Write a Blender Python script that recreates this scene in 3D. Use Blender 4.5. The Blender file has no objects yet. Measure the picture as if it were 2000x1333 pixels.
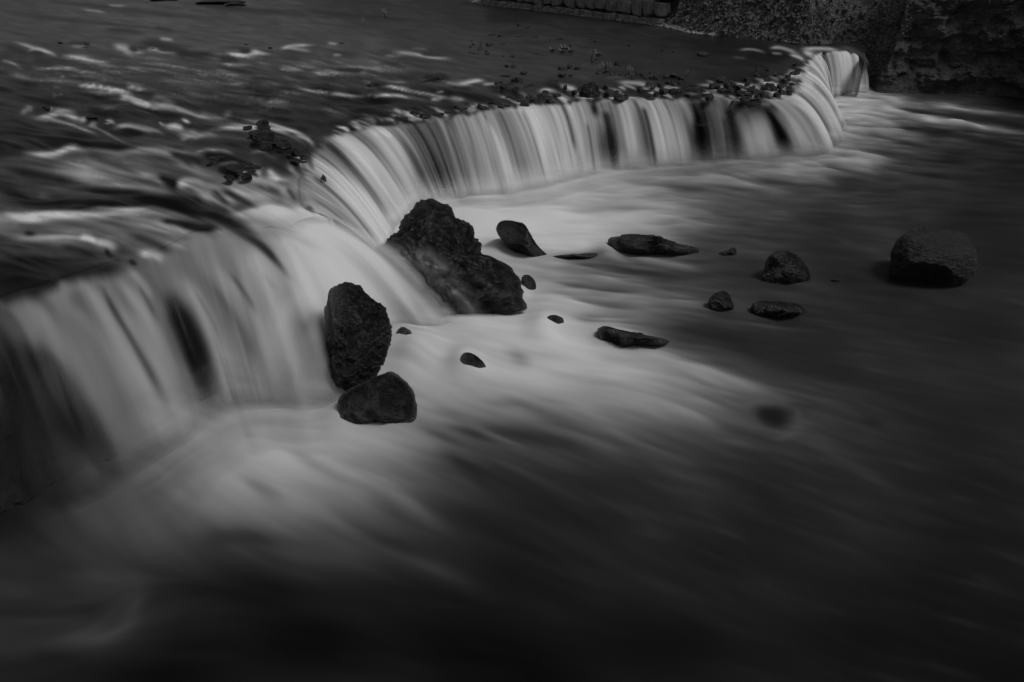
import bpy, math, random
import numpy as np

# ------------------------------------------------------------------ camera, sky, sun, exposure
SC = bpy.context.scene
COL = SC.collection
CAM_H = 10.5
PITCH = math.radians(30.2)
FPX = 1400.0                      # focal length in photo pixels (photo is 2000 wide)

cam_data = bpy.data.cameras.new("camera")
cam_data.sensor_width = 36.0
cam_data.lens = 36.0 * FPX / 2000.0
cam_data.clip_end = 3000.0
cam_data.clip_start = 0.1
cam = bpy.data.objects.new("camera", cam_data)
cam.location = (0, 0, CAM_H)
cam.rotation_euler = (math.pi / 2 - PITCH, 0, 0)
COL.objects.link(cam)
SC.camera = cam

SUN_EL, SUN_AZ = math.radians(58), math.radians(98)      # azimuth clockwise from +Y (view direction)
world = bpy.data.worlds.new("World")
SC.world = world
world.use_nodes = True
wn, wl = world.node_tree.nodes, world.node_tree.links
wn.clear()
sky = wn.new("ShaderNodeTexSky")
sky.sky_type = 'NISHITA'
sky.sun_disc = False
sky.sun_elevation = SUN_EL
sky.sun_rotation = SUN_AZ
sky.air_density = 1.0
sky.dust_density = 4.0
bw = wn.new("ShaderNodeRGBToBW")                         # the photograph is black and white
bg = wn.new("ShaderNodeBackground")
bg.inputs["Strength"].default_value = 0.060
wo = wn.new("ShaderNodeOutputWorld")
wl.new(sky.outputs[0], bw.inputs[0])
wl.new(bw.outputs[0], bg.inputs["Color"])
wl.new(bg.outputs[0], wo.inputs["Surface"])

sun_data = bpy.data.lights.new("sun", 'SUN')
sun_data.energy = 1.5
sun_data.angle = math.radians(20)
sun_data.color = (1, 1, 1)
sun = bpy.data.objects.new("sun", sun_data)
sun.rotation_euler = (math.pi / 2 - SUN_EL, 0, -SUN_AZ + math.pi)
COL.objects.link(sun)
# make the lamp shine from (az, el)
from mathutils import Vector
_d = Vector((math.sin(SUN_AZ) * math.cos(SUN_EL), math.cos(SUN_AZ) * math.cos(SUN_EL), math.sin(SUN_EL)))
sun.rotation_euler = _d.to_track_quat('Z', 'Y').to_euler()
sun.location = _d * 60

SC.view_settings.view_transform = 'Standard'
SC.view_settings.look = 'None'
SC.view_settings.gamma = 1.0
SC.view_settings.exposure = -0.50
SC.view_settings.use_curve_mapping = False
SC.render.engine = 'CYCLES'
SC.cycles.max_bounces = 6
SC.cycles.transparent_max_bounces = 24
SC.cycles.caustics_reflective = False
SC.cycles.caustics_refractive = False
SC.cycles.use_denoising = True

rng = np.random.default_rng(7)
random.seed(7)

# ------------------------------------------------------------------ small maths
CP, SP = math.cos(PITCH), math.sin(PITCH)
def at(x, y, z=0.0):
    """world point at height z that lies on the sight line of photo pixel (x, y)"""
    x = np.asarray(x, float); y = np.asarray(y, float); z = np.asarray(z, float)
    a = (x - 1000.0) / FPX
    b = -(y - 666.5) / FPX
    dz = -SP + b * CP
    t = (z - CAM_H) / dz
    return np.stack([a * t, (CP + b * SP) * t, z + 0 * t], -1)
def proj(P):
    X, Y, Z = P[..., 0], P[..., 1], P[..., 2] - CAM_H
    dep = np.maximum(Y * CP - Z * SP, .1)
    up = Y * SP + Z * CP
    return 1000.0 + FPX * X / dep, 666.5 - FPX * up / dep, dep

def _hash(ix, iy, iz, seed):
    h = (ix.astype(np.int64) * 374761393 + iy.astype(np.int64) * 668265263 + iz.astype(np.int64) * 2147483647 + seed * 974711) & 0xFFFFFFFF
    h = ((h ^ (h >> 13)) * 1274126177) & 0xFFFFFFFF
    h = h ^ (h >> 16)
    return (h & 0xFFFFFF) / float(0xFFFFFF) * 2 - 1
def noise3(P, seed=0):
    F = np.floor(P)
    t = P - F
    t = t * t * t * (t * (t * 6 - 15) + 10)
    I = F.astype(np.int64)
    out = 0
    for dx in (0, 1):
        wx = t[..., 0] if dx else 1 - t[..., 0]
        for dy in (0, 1):
            wy = t[..., 1] if dy else 1 - t[..., 1]
            for dz in (0, 1):
                wz = t[..., 2] if dz else 1 - t[..., 2]
                out = out + wx * wy * wz * _hash(I[..., 0] + dx, I[..., 1] + dy, I[..., 2] + dz, seed)
    return out
def fbm3(P, octs=4, seed=0, gain=.5, lac=2.07):
    a, s, n = 1.0, 0, 0
    for o in range(octs):
        s = s + a * noise3(P * lac ** o + 13.7 * o, seed + o)
        n += a
        a *= gain
    return s / n
def noise2(x, y, seed=0):
    x, y = np.broadcast_arrays(x, y)
    return noise3(np.stack([x, y, np.zeros_like(x) + .5], -1), seed)
def noise1(x, seed=0):
    return noise3(np.stack([x, np.zeros_like(x) + .5, np.zeros_like(x) + .5], -1), seed)

def cr(pts, n=14):
    """smooth curve through the points"""
    P = np.array(pts, float)
    if len(P) == 2:
        t = np.linspace(0, 1, n)[:, None]
        return P[0] * (1 - t) + P[1] * t
    Q = np.vstack([2 * P[0] - P[1], P, 2 * P[-1] - P[-2]])
    out = []
    for i in range(1, len(Q) - 2):
        p0, p1, p2, p3 = Q[i - 1], Q[i], Q[i + 1], Q[i + 2]
        for t in np.linspace(0, 1, n, endpoint=False):
            out.append(.5 * ((2 * p1) + (-p0 + p2) * t + (2 * p0 - 5 * p1 + 4 * p2 - p3) * t * t + (-p0 + 3 * p1 - 3 * p2 + p3) * t ** 3))
    out.append(P[-1])
    return np.array(out)

def smooth(a, lo, hi):
    t = np.clip((a - lo) / (hi - lo), 0, 1)
    return t * t * (3 - 2 * t)
def lin(v):
    v = np.clip(v, 0, 255) / 255.0
    return np.where(v <= .04045, v / 12.92, ((v + .055) / 1.055) ** 2.4)

# ------------------------------------------------------------------ objects
def tag(o, label=None, cat=None, group=None, kind=None):
    if label: o["label"] = label
    if cat: o["category"] = cat
    if group: o["group"] = group
    if kind: o["kind"] = kind
    return o
def new_mesh(name, V, F, mat, smooth_shade=True, attrs=None):
    me = bpy.data.meshes.new(name)
    V = np.asarray(V, np.float32).reshape(-1, 3)
    F = np.asarray(F, np.int32)
    me.vertices.add(len(V))
    me.vertices.foreach_set("co", V.ravel())
    k = F.shape[1]
    me.loops.add(F.size)
    me.loops.foreach_set("vertex_index", F.ravel())
    me.polygons.add(len(F))
    me.polygons.foreach_set("loop_start", np.arange(0, F.size, k, dtype=np.int32))
    me.polygons.foreach_set("loop_total", np.full(len(F), k, np.int32))
    me.polygons.foreach_set("use_smooth", np.full(len(F), smooth_shade, bool))
    me.update(calc_edges=True)
    if attrs:
        for an, arr in attrs.items():
            at_ = me.attributes.new(an, 'FLOAT', 'POINT')
            at_.data.foreach_set("value", np.asarray(arr, np.float32).ravel())
    me.materials.append(mat)
    return me
def obj(name, me, parent=None):
    o = bpy.data.objects.new(name, me)
    COL.objects.link(o)
    if parent: o.parent = parent
    return o
def grid_faces(nr, nc, keep=None):
    i = np.arange(nr * nc).reshape(nr, nc)
    f = np.stack([i[:-1, :-1], i[1:, :-1], i[1:, 1:], i[:-1, 1:]], -1)
    if keep is not None:
        k = keep[:-1, :-1] | keep[1:, :-1] | keep[1:, 1:] | keep[:-1, 1:]
        f = f[k]
    return f.reshape(-1, 4)

# ------------------------------------------------------------------ materials
def mat_new(name):
    m = bpy.data.materials.new(name)
    m.use_nodes = True
    nt = m.node_tree
    return m, nt.nodes, nt.links, nt.nodes["Principled BSDF"]
def ramp(n, l, fac, stops):
    r = n.new("ShaderNodeValToRGB")
    r.color_ramp.elements[0].position = stops[0][0]; r.color_ramp.elements[0].color = (*[stops[0][1]] * 3, 1)
    r.color_ramp.elements[1].position = stops[-1][0]; r.color_ramp.elements[1].color = (*[stops[-1][1]] * 3, 1)
    for p, c in stops[1:-1]:
        e = r.color_ramp.elements.new(p); e.color = (c, c, c, 1)
    l.new(fac, r.inputs[0])
    return r.outputs[0]

def water_material(name, dark=.006, rough=.2, alpha=False, spec=.5):
    m, n, l, b = mat_new(name)
    a = n.new("ShaderNodeAttribute"); a.attribute_name = "foam"  # foam amount, also carries painted reflection grey and shade
    mx = n.new("ShaderNodeMix"); mx.data_type = 'RGBA'
    mx.inputs["A"].default_value = (dark,) * 3 + (1,)
    mx.inputs["B"].default_value = (.82, .82, .82, 1)
    l.new(a.outputs["Fac"], mx.inputs["Factor"])
    l.new(mx.outputs["Result"], b.inputs["Base Color"])
    r = n.new("ShaderNodeMapRange")
    r.inputs["From Max"].default_value = .35
    r.inputs["To Min"].default_value = rough
    r.inputs["To Max"].default_value = .75
    l.new(a.outputs["Fac"], r.inputs["Value"])
    l.new(r.outputs[0], b.inputs["Roughness"])
    s = n.new("ShaderNodeMapRange")
    s.inputs["From Max"].default_value = .3
    s.inputs["To Min"].default_value = spec
    s.inputs["To Max"].default_value = .1
    l.new(a.outputs["Fac"], s.inputs["Value"])
    l.new(s.outputs[0], b.inputs["Specular IOR Level"])
    b.inputs["IOR"].default_value = 1.33
    if alpha:
        al = n.new("ShaderNodeAttribute"); al.attribute_name = "cover"
        l.new(al.outputs["Fac"], b.inputs["Alpha"])
    return m

def rock_material(name, lo=.012, hi=.05, scale=1.5, rough=.55, bump=.5, fleck=0.0, dist=.06, ridge_light=0.0):
    m, n, l, b = mat_new(name)
    tc = n.new("ShaderNodeTexCoord")
    t1 = n.new("ShaderNodeTexNoise"); t1.inputs["Scale"].default_value = scale; t1.inputs["Detail"].default_value = 8; t1.inputs["Roughness"].default_value = .62
    l.new(tc.outputs["Object"], t1.inputs["Vector"])
    c = ramp(n, l, t1.outputs["Fac"], [(.3, lo), (.55, (lo + hi) / 2), (.75, hi)])
    t2 = n.new("ShaderNodeTexNoise"); t2.inputs["Scale"].default_value = scale * 7; t2.inputs["Detail"].default_value = 6; t2.inputs["Roughness"].default_value = .7
    l.new(tc.outputs["Object"], t2.inputs["Vector"])
    f2 = ramp(n, l, t2.outputs["Fac"], [(.35, .45), (.5, 1.0), (.7, 1.6)])
    mm = n.new("ShaderNodeMix"); mm.data_type = 'RGBA'; mm.blend_type = 'MULTIPLY'; mm.inputs["Factor"].default_value = 1
    l.new(c, mm.inputs["A"]); l.new(f2, mm.inputs["B"])
    last = mm.outputs["Result"]
    if fleck:
        v = n.new("ShaderNodeTexVoronoi"); v.inputs["Scale"].default_value = scale * 4
        l.new(tc.outputs["Object"], v.inputs["Vector"])
        fr = ramp(n, l, v.outputs["Distance"], [(.0, 1), (.12, 1), (.2, 0)])
        ad = n.new("ShaderNodeMix"); ad.data_type = 'RGBA'
        ad.inputs["B"].default_value = (fleck,) * 3 + (1,)
        tm = n.new("ShaderNodeMath"); tm.operation = 'MULTIPLY'
        g = ramp(n, l, t1.outputs["Fac"], [(.5, 0), (.7, 1)])
        l.new(fr, tm.inputs[0]); l.new(g, tm.inputs[1])
        l.new(tm.outputs[0], ad.inputs["Factor"]); l.new(last, ad.inputs["A"])
        last = ad.outputs["Result"]
    if ridge_light:
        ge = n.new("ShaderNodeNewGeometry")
        pf = ramp(n, l, ge.outputs["Pointiness"], [(.44, .35), (.5, 1.0), (.56, 1.0 + ridge_light)])  # highlights on ridges and shade in creases painted into the colour
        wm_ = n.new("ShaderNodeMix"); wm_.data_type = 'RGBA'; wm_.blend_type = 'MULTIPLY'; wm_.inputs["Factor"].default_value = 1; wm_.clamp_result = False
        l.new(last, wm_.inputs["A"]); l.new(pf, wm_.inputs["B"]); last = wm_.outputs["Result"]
    l.new(last, b.inputs["Base Color"])
    b.inputs["Roughness"].default_value = rough
    b.inputs["Specular IOR Level"].default_value = .55
    bp = n.new("ShaderNodeBump"); bp.inputs["Strength"].default_value = bump; bp.inputs["Distance"].default_value = dist
    v2 = n.new("ShaderNodeTexVoronoi"); v2.inputs["Scale"].default_value = scale * 3.2
    l.new(tc.outputs["Object"], v2.inputs["Vector"])
    mpn = n.new("ShaderNodeMapping"); mpn.inputs["Scale"].default_value = (1.0, 1.0, 3.2); mpn.inputs["Rotation"].default_value = (.5, .7, .2)
    l.new(tc.outputs["Object"], mpn.inputs["Vector"])
    t3 = n.new("ShaderNodeTexNoise"); t3.inputs["Scale"].default_value = scale * 2.2; t3.inputs["Detail"].default_value = 9; t3.inputs["Roughness"].default_value = .68
    l.new(mpn.outputs[0], t3.inputs["Vector"])
    sv = n.new("ShaderNodeMath"); sv.operation = 'MULTIPLY'; sv.inputs[1].default_value = .18
    l.new(v2.outputs["Distance"], sv.inputs[0])
    sm0 = n.new("ShaderNodeMath"); sm0.operation = 'ADD'
    l.new(t2.outputs["Fac"], sm0.inputs[0]); l.new(sv.outputs[0], sm0.inputs[1])
    sm = n.new("ShaderNodeMath"); sm.operation = 'MULTIPLY_ADD'; sm.inputs[1].default_value = 1.6
    l.new(t3.outputs["Fac"], sm.inputs[0]); l.new(sm0.outputs[0], sm.inputs[2])
    l.new(sm.outputs[0], bp.inputs["Height"])
    l.new(bp.outputs[0], b.inputs["Normal"])
    return m

M_POOL = water_material("pool_water", dark=.003, rough=.3, spec=.12)
M_RIVER = water_material("river_water", dark=.006, rough=.28, alpha=True, spec=.3)
M_FALL = water_material("falling_water", dark=.01, rough=.35, alpha=True, spec=.3)
M_ROCK = rock_material("wet_basalt", .012, .05, 2.4, .28, 1.0, dist=.34, ridge_light=3.0)
M_ROCK2 = rock_material("dry_basalt", .009, .032, 1.4, .5, .9, dist=.2, ridge_light=1.5)
M_LEDGE = rock_material("ledge_basalt", .004, .02, 2.2, .45, .8)
M_CLIFF = rock_material("cliff_basalt", .03, .13, .55, .85, .9, dist=.2)
M_BANK = rock_material("bank_scrub", .06, .26, .9, .9, .9, fleck=.5, dist=.15)
M_WALL = rock_material("wall_stone", .20, .46, .9, .85, .5)
M_GRAVEL = rock_material("pale_gravel", .12, .5, 3.0, .9, .6)
M_BED = rock_material("river_bed", .015, .04, .8, .8, .5)

# ------------------------------------------------------------------ foam density with reflected light and vignette painted in, in map space
MX0, MX1, MY0, MY1, MS = -700, 2700, -60, 1800, 2.0
mxs = np.arange(MX0, MX1 + .1, MS); mys = np.arange(MY0, MY1 + .1, MS)
GX, GY = np.meshgrid(mxs, mys)
GX = GX.astype(np.float32); GY = GY.astype(np.float32)
NR, NC = GX.shape

def idw(samples, X, Y, power=3.2, ysc=2.0, soft=12.0):
    num = np.zeros_like(X); den = np.zeros_like(X)
    for sx, sy, v in samples:
        d2 = (X - sx) ** 2 + ((Y - sy) * ysc) ** 2 + soft * soft
        w = d2 ** (-power / 2)
        num += w * v; den += w
    return num / den
def coarse_idw(samples, **k):
    c = slice(None, None, 5)
    A = idw(samples, GX[c, c].astype(float), GY[c, c].astype(float), **k)
    return sample_grid(A, GX, GY, MX0, MY0, MS * 5)
def sample_grid(A, X, Y, x0=MX0, y0=MY0, s=MS):
    fx = np.clip((X - x0) / s, 0, A.shape[1] - 1.001); fy = np.clip((Y - y0) / s, 0, A.shape[0] - 1.001)
    ix = fx.astype(np.int32); iy = fy.astype(np.int32)
    tx = fx - ix; ty = fy - iy
    B = A.ravel(); k = iy * A.shape[1] + ix
    return (B[k] * (1 - tx) + B[k + 1] * tx) * (1 - ty) + (B[k + A.shape[1]] * (1 - tx) + B[k + A.shape[1] + 1] * tx) * ty

def stroke(M, pts, w, v, op=.85, taper=(1, 1), hard=1.0):
    """lay a soft stroke of foam, clear water or painted light tone along a curve"""
    C = cr(pts, 7)
    w = np.interp(np.linspace(0, 1, len(C)), np.linspace(0, 1, len(np.atleast_1d(w))), np.atleast_1d(w)) if np.ndim(w) else np.full(len(C), float(w))
    wm = w.max() * 2.6
    j0 = int(max(0, (C[:, 0].min() - wm - MX0) // MS)); j1 = int(min(NC, (C[:, 0].max() + wm - MX0) // MS + 2))
    i0 = int(max(0, (C[:, 1].min() - wm - MY0) // MS)); i1 = int(min(NR, (C[:, 1].max() + wm - MY0) // MS + 2))
    if j1 <= j0 or i1 <= i0: return
    X = GX[i0:i1, j0:j1]; Y = GY[i0:i1, j0:j1]
    best = np.zeros_like(X)
    n = len(C) - 1
    for k in range(n):
        a, b = C[k], C[k + 1]
        d = b - a; L2 = max((d * d).sum(), 1e-6)
        t = np.clip(((X - a[0]) * d[0] + (Y - a[1]) * d[1]) / L2, 0, 1)
        D = np.hypot(X - a[0] - t * d[0], Y - a[1] - t * d[1])
        ww = w[k] + (w[k + 1] - w[k]) * t
        g = np.exp(-(D / ww) ** (2 * hard) * .9)
        u = (k + t) / n
        e = np.minimum(1, u / .22) if taper[0] else 1.0
        e2 = np.minimum(1, (1 - u) / .3) if taper[1] else 1.0
        best = np.maximum(best, g * e * e2)
    best *= op
    M[i0:i1, j0:j1] += (v - M[i0:i1, j0:j1]) * best

def direction_field(guides):
    gx = [(x, y, math.cos(math.atan(s))) for x, y, s in guides]
    gy = [(x, y, math.sin(math.atan(s))) for x, y, s in guides]
    a = coarse_idw(gx, power=2.5, soft=40); b = coarse_idw(gy, power=2.5, soft=40)
    n = np.hypot(a, b)
    return (a / n).astype(np.float32), (b / n).astype(np.float32)
def lic(A, dx, dy, stepmap, n, rows):
    """smear a map along the flow, both ways"""
    r0, r1 = rows
    X0 = GX[r0:r1]; Y0 = GY[r0:r1]
    acc = A[r0:r1].copy(); wsum = 1.0
    st = stepmap[r0:r1]
    for sgn in (-1, 1):
        X = X0.copy(); Y = Y0.copy()
        for i in range(n):
            u = sample_grid(dx, X, Y); v = sample_grid(dy, X, Y)
            X += sgn * u * st; Y += sgn * v * st
            w = 1 - (i + 1) / (n + 1)
            acc += w * sample_grid(A, X, Y); wsum += w
    out = A.copy(); out[r0:r1] = acc / wsum
    return out
def foam_light_of(v, v0, vmax=168.0):  # tone to foam amount; painted light and shade are included
    return np.clip((lin(v) - lin(v0)) / (lin(vmax) - lin(v0)), 0, 1.0)

exec_paint = True
# ---- pool ------------------------------------------------------------------
POOL = [(1640,190,130),(1700,190,125),(1750,195,85),(1800,193,28),(2000,205,15),(2400,240,15),
(1660,215,135),(1720,215,128),(1800,215,85),(1880,225,50),(2000,240,40),(1660,250,125),(1720,250,95),(1780,250,60),(1850,262,45),(2000,285,32),
(1640,300,130),(1690,300,95),(1750,305,55),(1850,310,33),(2000,330,30),(1500,325,130),(1560,320,135),(1640,325,80),(1750,340,38),(2000,370,32),
(1180,350,150),(1300,345,120),(1400,350,90),(1500,345,60),(1650,360,35),(950,400,150),(1100,380,150),(1200,380,115),(1350,385,80),(1450,380,55),(1600,385,50),(1800,390,40),(2000,400,34),
(900,430,150),(960,430,160),(1060,430,162),(1150,430,150),(1250,435,125),(1350,430,85),(1450,425,55),(1600,430,38),(1900,430,30),
(1080,470,165),(1150,470,158),(1190,450,130),(1400,470,45),(1600,480,33),(1950,500,28),(1060,520,120),(1150,525,90),(1250,520,70),(1350,530,50),(1450,530,38),(1650,540,33),
(1060,560,130),(1150,560,95),(1250,570,80),(1350,580,60),(1450,560,40),(1700,590,33),(1060,600,145),(1150,610,110),(1250,600,85),(1350,610,65),(1420,640,42),(1600,650,33),(1900,650,28),
(900,640,140),(980,640,155),(1060,650,150),(1130,650,130),(1350,650,42),(1500,680,32),(800,700,125),(880,680,140),(980,690,140),(1080,690,150),(1150,700,150),(1250,710,120),(1350,695,62),(1450,710,40),(1600,720,32),
(830,740,135),(900,740,130),(1000,740,150),(1100,740,150),(1200,730,150),(1300,740,125),(1400,750,98),(1500,760,65),(1600,760,42),(1750,780,33),
(420,830,105),(500,830,118),(600,830,122),(830,790,120),(900,790,115),(1000,790,110),(1100,790,120),(1200,790,110),(1300,790,90),(1400,800,75),(1600,810,55),(1700,820,38),(1900,820,28),
(400,880,102),(500,880,126),(600,870,138),(700,850,130),(780,860,108),(850,850,80),(950,840,50),(1050,840,60),(1200,850,60),(1300,860,55),(1450,860,45),(1600,870,45),(1800,880,30),
(300,920,80),(400,930,118),(500,930,122),(600,920,125),(700,920,112),(800,920,72),(900,920,38),(1000,930,33),(1200,930,31),(1500,930,30),(1700,950,36),(1900,960,26),
(0,1010,18),(100,1010,45),(200,1000,72),(300,1000,80),(400,1000,98),(500,1000,93),(600,1000,92),(700,1000,68),(800,1020,46),(900,1010,30),(1100,1000,27),(1500,1000,27),(1900,1050,24),
(50,1080,38),(200,1080,48),(280,1060,68),(380,1080,42),(480,1060,38),(600,1070,58),(700,1080,48),(800,1080,30),(1000,1080,24),(1400,1100,27),
(0,1150,42),(100,1150,40),(200,1150,48),(260,1120,52),(350,1150,22),(500,1150,17),(700,1150,24),(850,1150,23),(1000,1150,20),(1450,1150,29),(1800,1150,22),
(0,1240,46),(80,1200,38),(180,1240,48),(240,1230,42),(320,1250,16),(600,1250,14),(900,1250,16),(1300,1250,18),(1700,1250,20),(2000,1250,18),
(0,1320,34),(100,1320,25),(300,1320,15),(1000,1320,14),(2000,1320,15),(0,1600,20),(1000,1700,14),(2400,1300,15),(2500,700,26),(-500,1200,25),(-500,1500,18),(0,900,12),(100,920,35)]
pool_v = coarse_idw(POOL, power=3.6, soft=30).astype(np.float32)  # sky-reflection grey and vignette-dark foreground are painted into these values
pool_v *= 1 + .09 * smooth(pool_v, 50, 100) + .10 * smooth(pool_v, 60, 110) * smooth(GY, 780, 850)
PG = [(1650,200,.08),(1900,230,.1),(1700,300,.14),(1900,340,.08),(1200,345,.14),(1450,370,.14),(1000,400,0),(1300,390,-.04),(1700,390,.0),(1100,540,.1),(1300,570,.1),(1700,600,.12),
 (900,640,.1),(1200,620,.02),(1200,710,.12),(1400,750,.3),(1650,830,.35),(850,740,.4),(1200,870,.38),(700,850,.35),(1000,1000,.55),(700,1000,.5),(500,870,.3),(400,960,.7),(280,1050,1.5),(150,1000,1.0),
 (100,1150,.1),(250,1200,-1.2),(1500,1100,.45),(1900,1000,.3),(900,1250,.3),(300,1250,.1),(1900,700,.18),(1600,480,.12),(1000,700,.25)]
pdx, pdy = direction_field(PG)
Pw = at(GX, np.maximum(GY, 60), 0)
pool_dep = (Pw[..., 1] * CP + CAM_H * SP).astype(np.float32)
ppm = FPX / pool_dep                                     # photo pixels per metre
rows_pool = (int((120 - MY0) / MS), NR)
pool_v = lic(pool_v, pdx, pdy, np.clip(ppm * .16, 2, 14).astype(np.float32), 9, rows_pool)
PS = [
 ([(1660,196),(1760,202),(1880,213),(2020,230)],[9,6,5,5],118,.85),
 ([(1650,212),(1760,228),(1880,243),(2060,270)],[8,7,6,6],130,.9),
 ([(1700,222),(1800,240),(1900,262),(2060,296)],[3,3,3,4],60,.7),
 ([(1730,210),(1850,226),(2020,250)],[4,4,4],26,.8),
 ([(1760,245),(1880,268),(2040,300)],[5,5,6],28,.7),
 ([(1645,255),(1720,268),(1800,275)],[6,5,4],100,.7),
 ([(1690,262),(1790,283),(1900,300)],[4,4,4],38,.7),
 ([(1640,276),(1720,290),(1800,298)],[5,5,4],105,.7),
 ([(1660,290),(1740,300),(1800,305)],[3,3,3],35,.8),
 ([(1620,300),(1690,312),(1760,318)],[9,7,4],125,.8),
 ([(1560,318),(1640,328),(1720,340)],[9,6,4],120,.8),
 ([(1590,322),(1660,336),(1730,346)],[4,4,4],45,.8),
 ([(1430,330),(1520,338),(1600,352),(1640,362)],[8,7,5,4],110,.8),
 ([(1460,347),(1540,360),(1620,370)],[5,5,5],42,.7),
 ([(1330,340),(1400,348),(1470,362),(1530,370)],[7,6,5,4],112,.7),
 ([(1290,362),(1350,372),(1430,380)],[7,9,8],55,.8),
 ([(1210,352),(1290,362),(1350,374)],[6,5,5],85,.5),
 ([(1400,372),(1300,392),(1160,398),(1000,400)],[8,9,7,5],110,.5),
 ([(1060,418),(1200,415),(1330,420),(1400,428)],[6,7,8,6],105,.5),
 ([(900,400),(1000,405),(1120,400),(1260,385)],[7,8,7,5],158,.6),
 ([(960,440),(1060,448),(1160,442),(1270,425)],[14,18,15,10],168,.7),
 ([(1060,480),(1110,482),(1170,482)],[10,12,8],165,.7),
 ([(1190,496),(1260,506),(1330,522),(1380,532)],[4,7,6,4],112,.85),
 ([(1085,505),(1150,503),(1190,503)],[4,4,3],40,.7),
 ([(1090,516),(1180,522),(1280,538),(1400,548)],[5,8,9,9],44,.8),
 ([(1035,520),(1080,535),(1180,548),(1290,560)],[8,7,6,5],118,.8),
 ([(1080,555),(1170,566),(1260,574)],[5,7,7],52,.8),
 ([(1040,570),(1110,572),(1200,583),(1300,600)],[8,7,6,5],112,.8),
 ([(1100,588),(1180,594),(1260,604)],[4,5,5],66,.7),
 ([(1150,600),(1260,590),(1340,590),(1385,600)],[10,9,8,5],88,.6),
 ([(1388,600),(1430,624),(1500,638),(1580,645)],[5,4,4,3],62,.7),
 ([(1365,575),(1372,596),(1395,612)],[5,5,4],72,.6),
 ([(1300,640),(1400,655),(1500,690)],[10,16,18],30,.7),
 ([(1120,632),(1150,628),(1180,632)],[9,9,5],75,.6),
 ([(1150,640),(1158,668),(1175,690)],[6,7,6],120,.6),
 ([(1160,700),(1260,706),(1370,724),(1470,758),(1570,790)],[16,13,12,10,8],128,.7),
 ([(1040,720),(1160,760),(1300,800),(1420,845)],[18,18,12,9],128,.6),
 ([(1000,640),(940,655),(880,690),(850,720)],[14,14,12,10],150,.6),
 ([(980,700),(1080,690),(1160,712)],[12,14,12],158,.6),
 ([(1000,690),(1014,704),(1020,722)],[9,11,9],95,.7),
 ([(940,790),(1010,790),(1090,820),(1180,860)],[5,8,12,9],62,.6),
 ([(1010,770),(1100,800),(1210,850),(1330,900)],[6,8,7,6],98,.45),
 ([(870,830),(940,845),(1030,855),(1130,880),(1250,930)],[6,12,14,14,12],36,.75),
 ([(830,800),(900,815),(960,850),(1040,880)],[7,8,6,5],96,.7),
 ([(820,835),(880,858),(960,895),(1060,940),(1200,1010)],[6,7,7,8,8],58,.6),
 ([(850,870),(900,900),(960,960),(1020,1010)],[6,12,16,16],32,.6),
 ([(1420,800),(1480,790),(1530,790)],[14,12,9],62,.4),
 ([(1480,800),(1510,805),(1540,820)],[10,17,15],22,.95),
 ([(1552,800),(1562,820),(1550,842),(1520,850)],[4,6,6,4],82,.8),
 ([(1545,850),(1600,870),(1680,910),(1760,950)],[8,9,11,11],52,.6),
 ([(1560,795),(1610,780),(1660,795)],[5,6,6],58,.6),
 ([(1690,820),(1720,828)],[9,9],20,.6),
 ([(1560,950),(1590,955)],[4,4],55,.5),
 ([(1590,470),(1640,465),(1680,485),(1720,500)],[4,4,4,3],48,.4),
 ([(1640,470),(1665,478)],[3,3],75,.5),
 ([(1700,488),(1720,496)],[3,2],80,.5),
 ([(1720,445),(1760,450)],[3,3],55,.4),
 ([(1750,635),(1790,638),(1820,645)],[5,6,5],22,.5),
 ([(1840,660),(1860,668)],[3,3],50,.4),
 ([(560,880),(640,925),(740,985)],[9,12,12],92,.4),
 ([(470,940),(520,965),(560,985)],[10,14,10],72,.5),
 ([(520,835),(600,838),(700,845),(780,870)],[10,16,16,12],142,.55),
 ([(640,880),(720,930),(800,985),(880,1040)],[14,14,14,14],112,.4),
 ([(560,1010),(680,1050),(820,1100),(960,1160)],[16,18,18,16],58,.55),
 ([(640,1000),(760,1060),(880,1110)],[6,7,7],42,.4),
 ([(380,1075),(430,1050),(500,1050),(570,1070)],[12,13,13,10],26,.6),
 ([(120,1225),(170,1250),(220,1240),(260,1200),(270,1150),(262,1100)],[12,13,13,12,11,10],62,.65),
 ([(150,1180),(190,1195),(220,1185)],[10,13,9],26,.7),
 ([(230,1060),(215,1110),(190,1150)],[10,10,9],52,.5),
 ([(60,1120),(130,1110),(170,1125)],[12,14,10],28,.5),
 ([(60,1270),(110,1290),(200,1310)],[12,16,16],22,.5),
 ([(-40,960),(20,920),(60,960)],[22,26,16],10,.8),
 ([(1430,1130),(1480,1150),(1540,1190)],[14,18,16],34,.5),
 ([(1480,1135),(1500,1150)],[4,4],48,.4),
]
for s in PS: stroke(pool_v, s[0], s[1], s[2], s[3])
def world_noise(Pw, sc, seed, rows):
    out = np.zeros((NR, NC), np.float32)
    Q = Pw[rows[0]:rows[1]]
    out[rows[0]:rows[1]] = noise2(Q[..., 0] * sc, Q[..., 1] * sc, seed)
    return out
n1 = world_noise(Pw, 2.1, 3, rows_pool); n2 = world_noise(Pw, 5.5, 5, rows_pool); n3 = world_noise(Pw, .7, 8, rows_pool)
st = np.clip(ppm * .10, 1.5, 14).astype(np.float32)
n1 = lic(n1, pdx, pdy, st, 14, rows_pool); n2 = lic(n2, pdx, pdy, st * .6, 10, rows_pool)
n1 /= n1.std(); n2 /= n2.std()
far = smooth(GY, 420, 240) * smooth(GX, 1300, 1600)
amp = .03 + .06 * smooth(pool_v, 28, 50) - .06 * smooth(pool_v, 90, 150) + .09 * far
amp = amp * (1 - .5 * smooth(GY, 550, 850))
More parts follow.
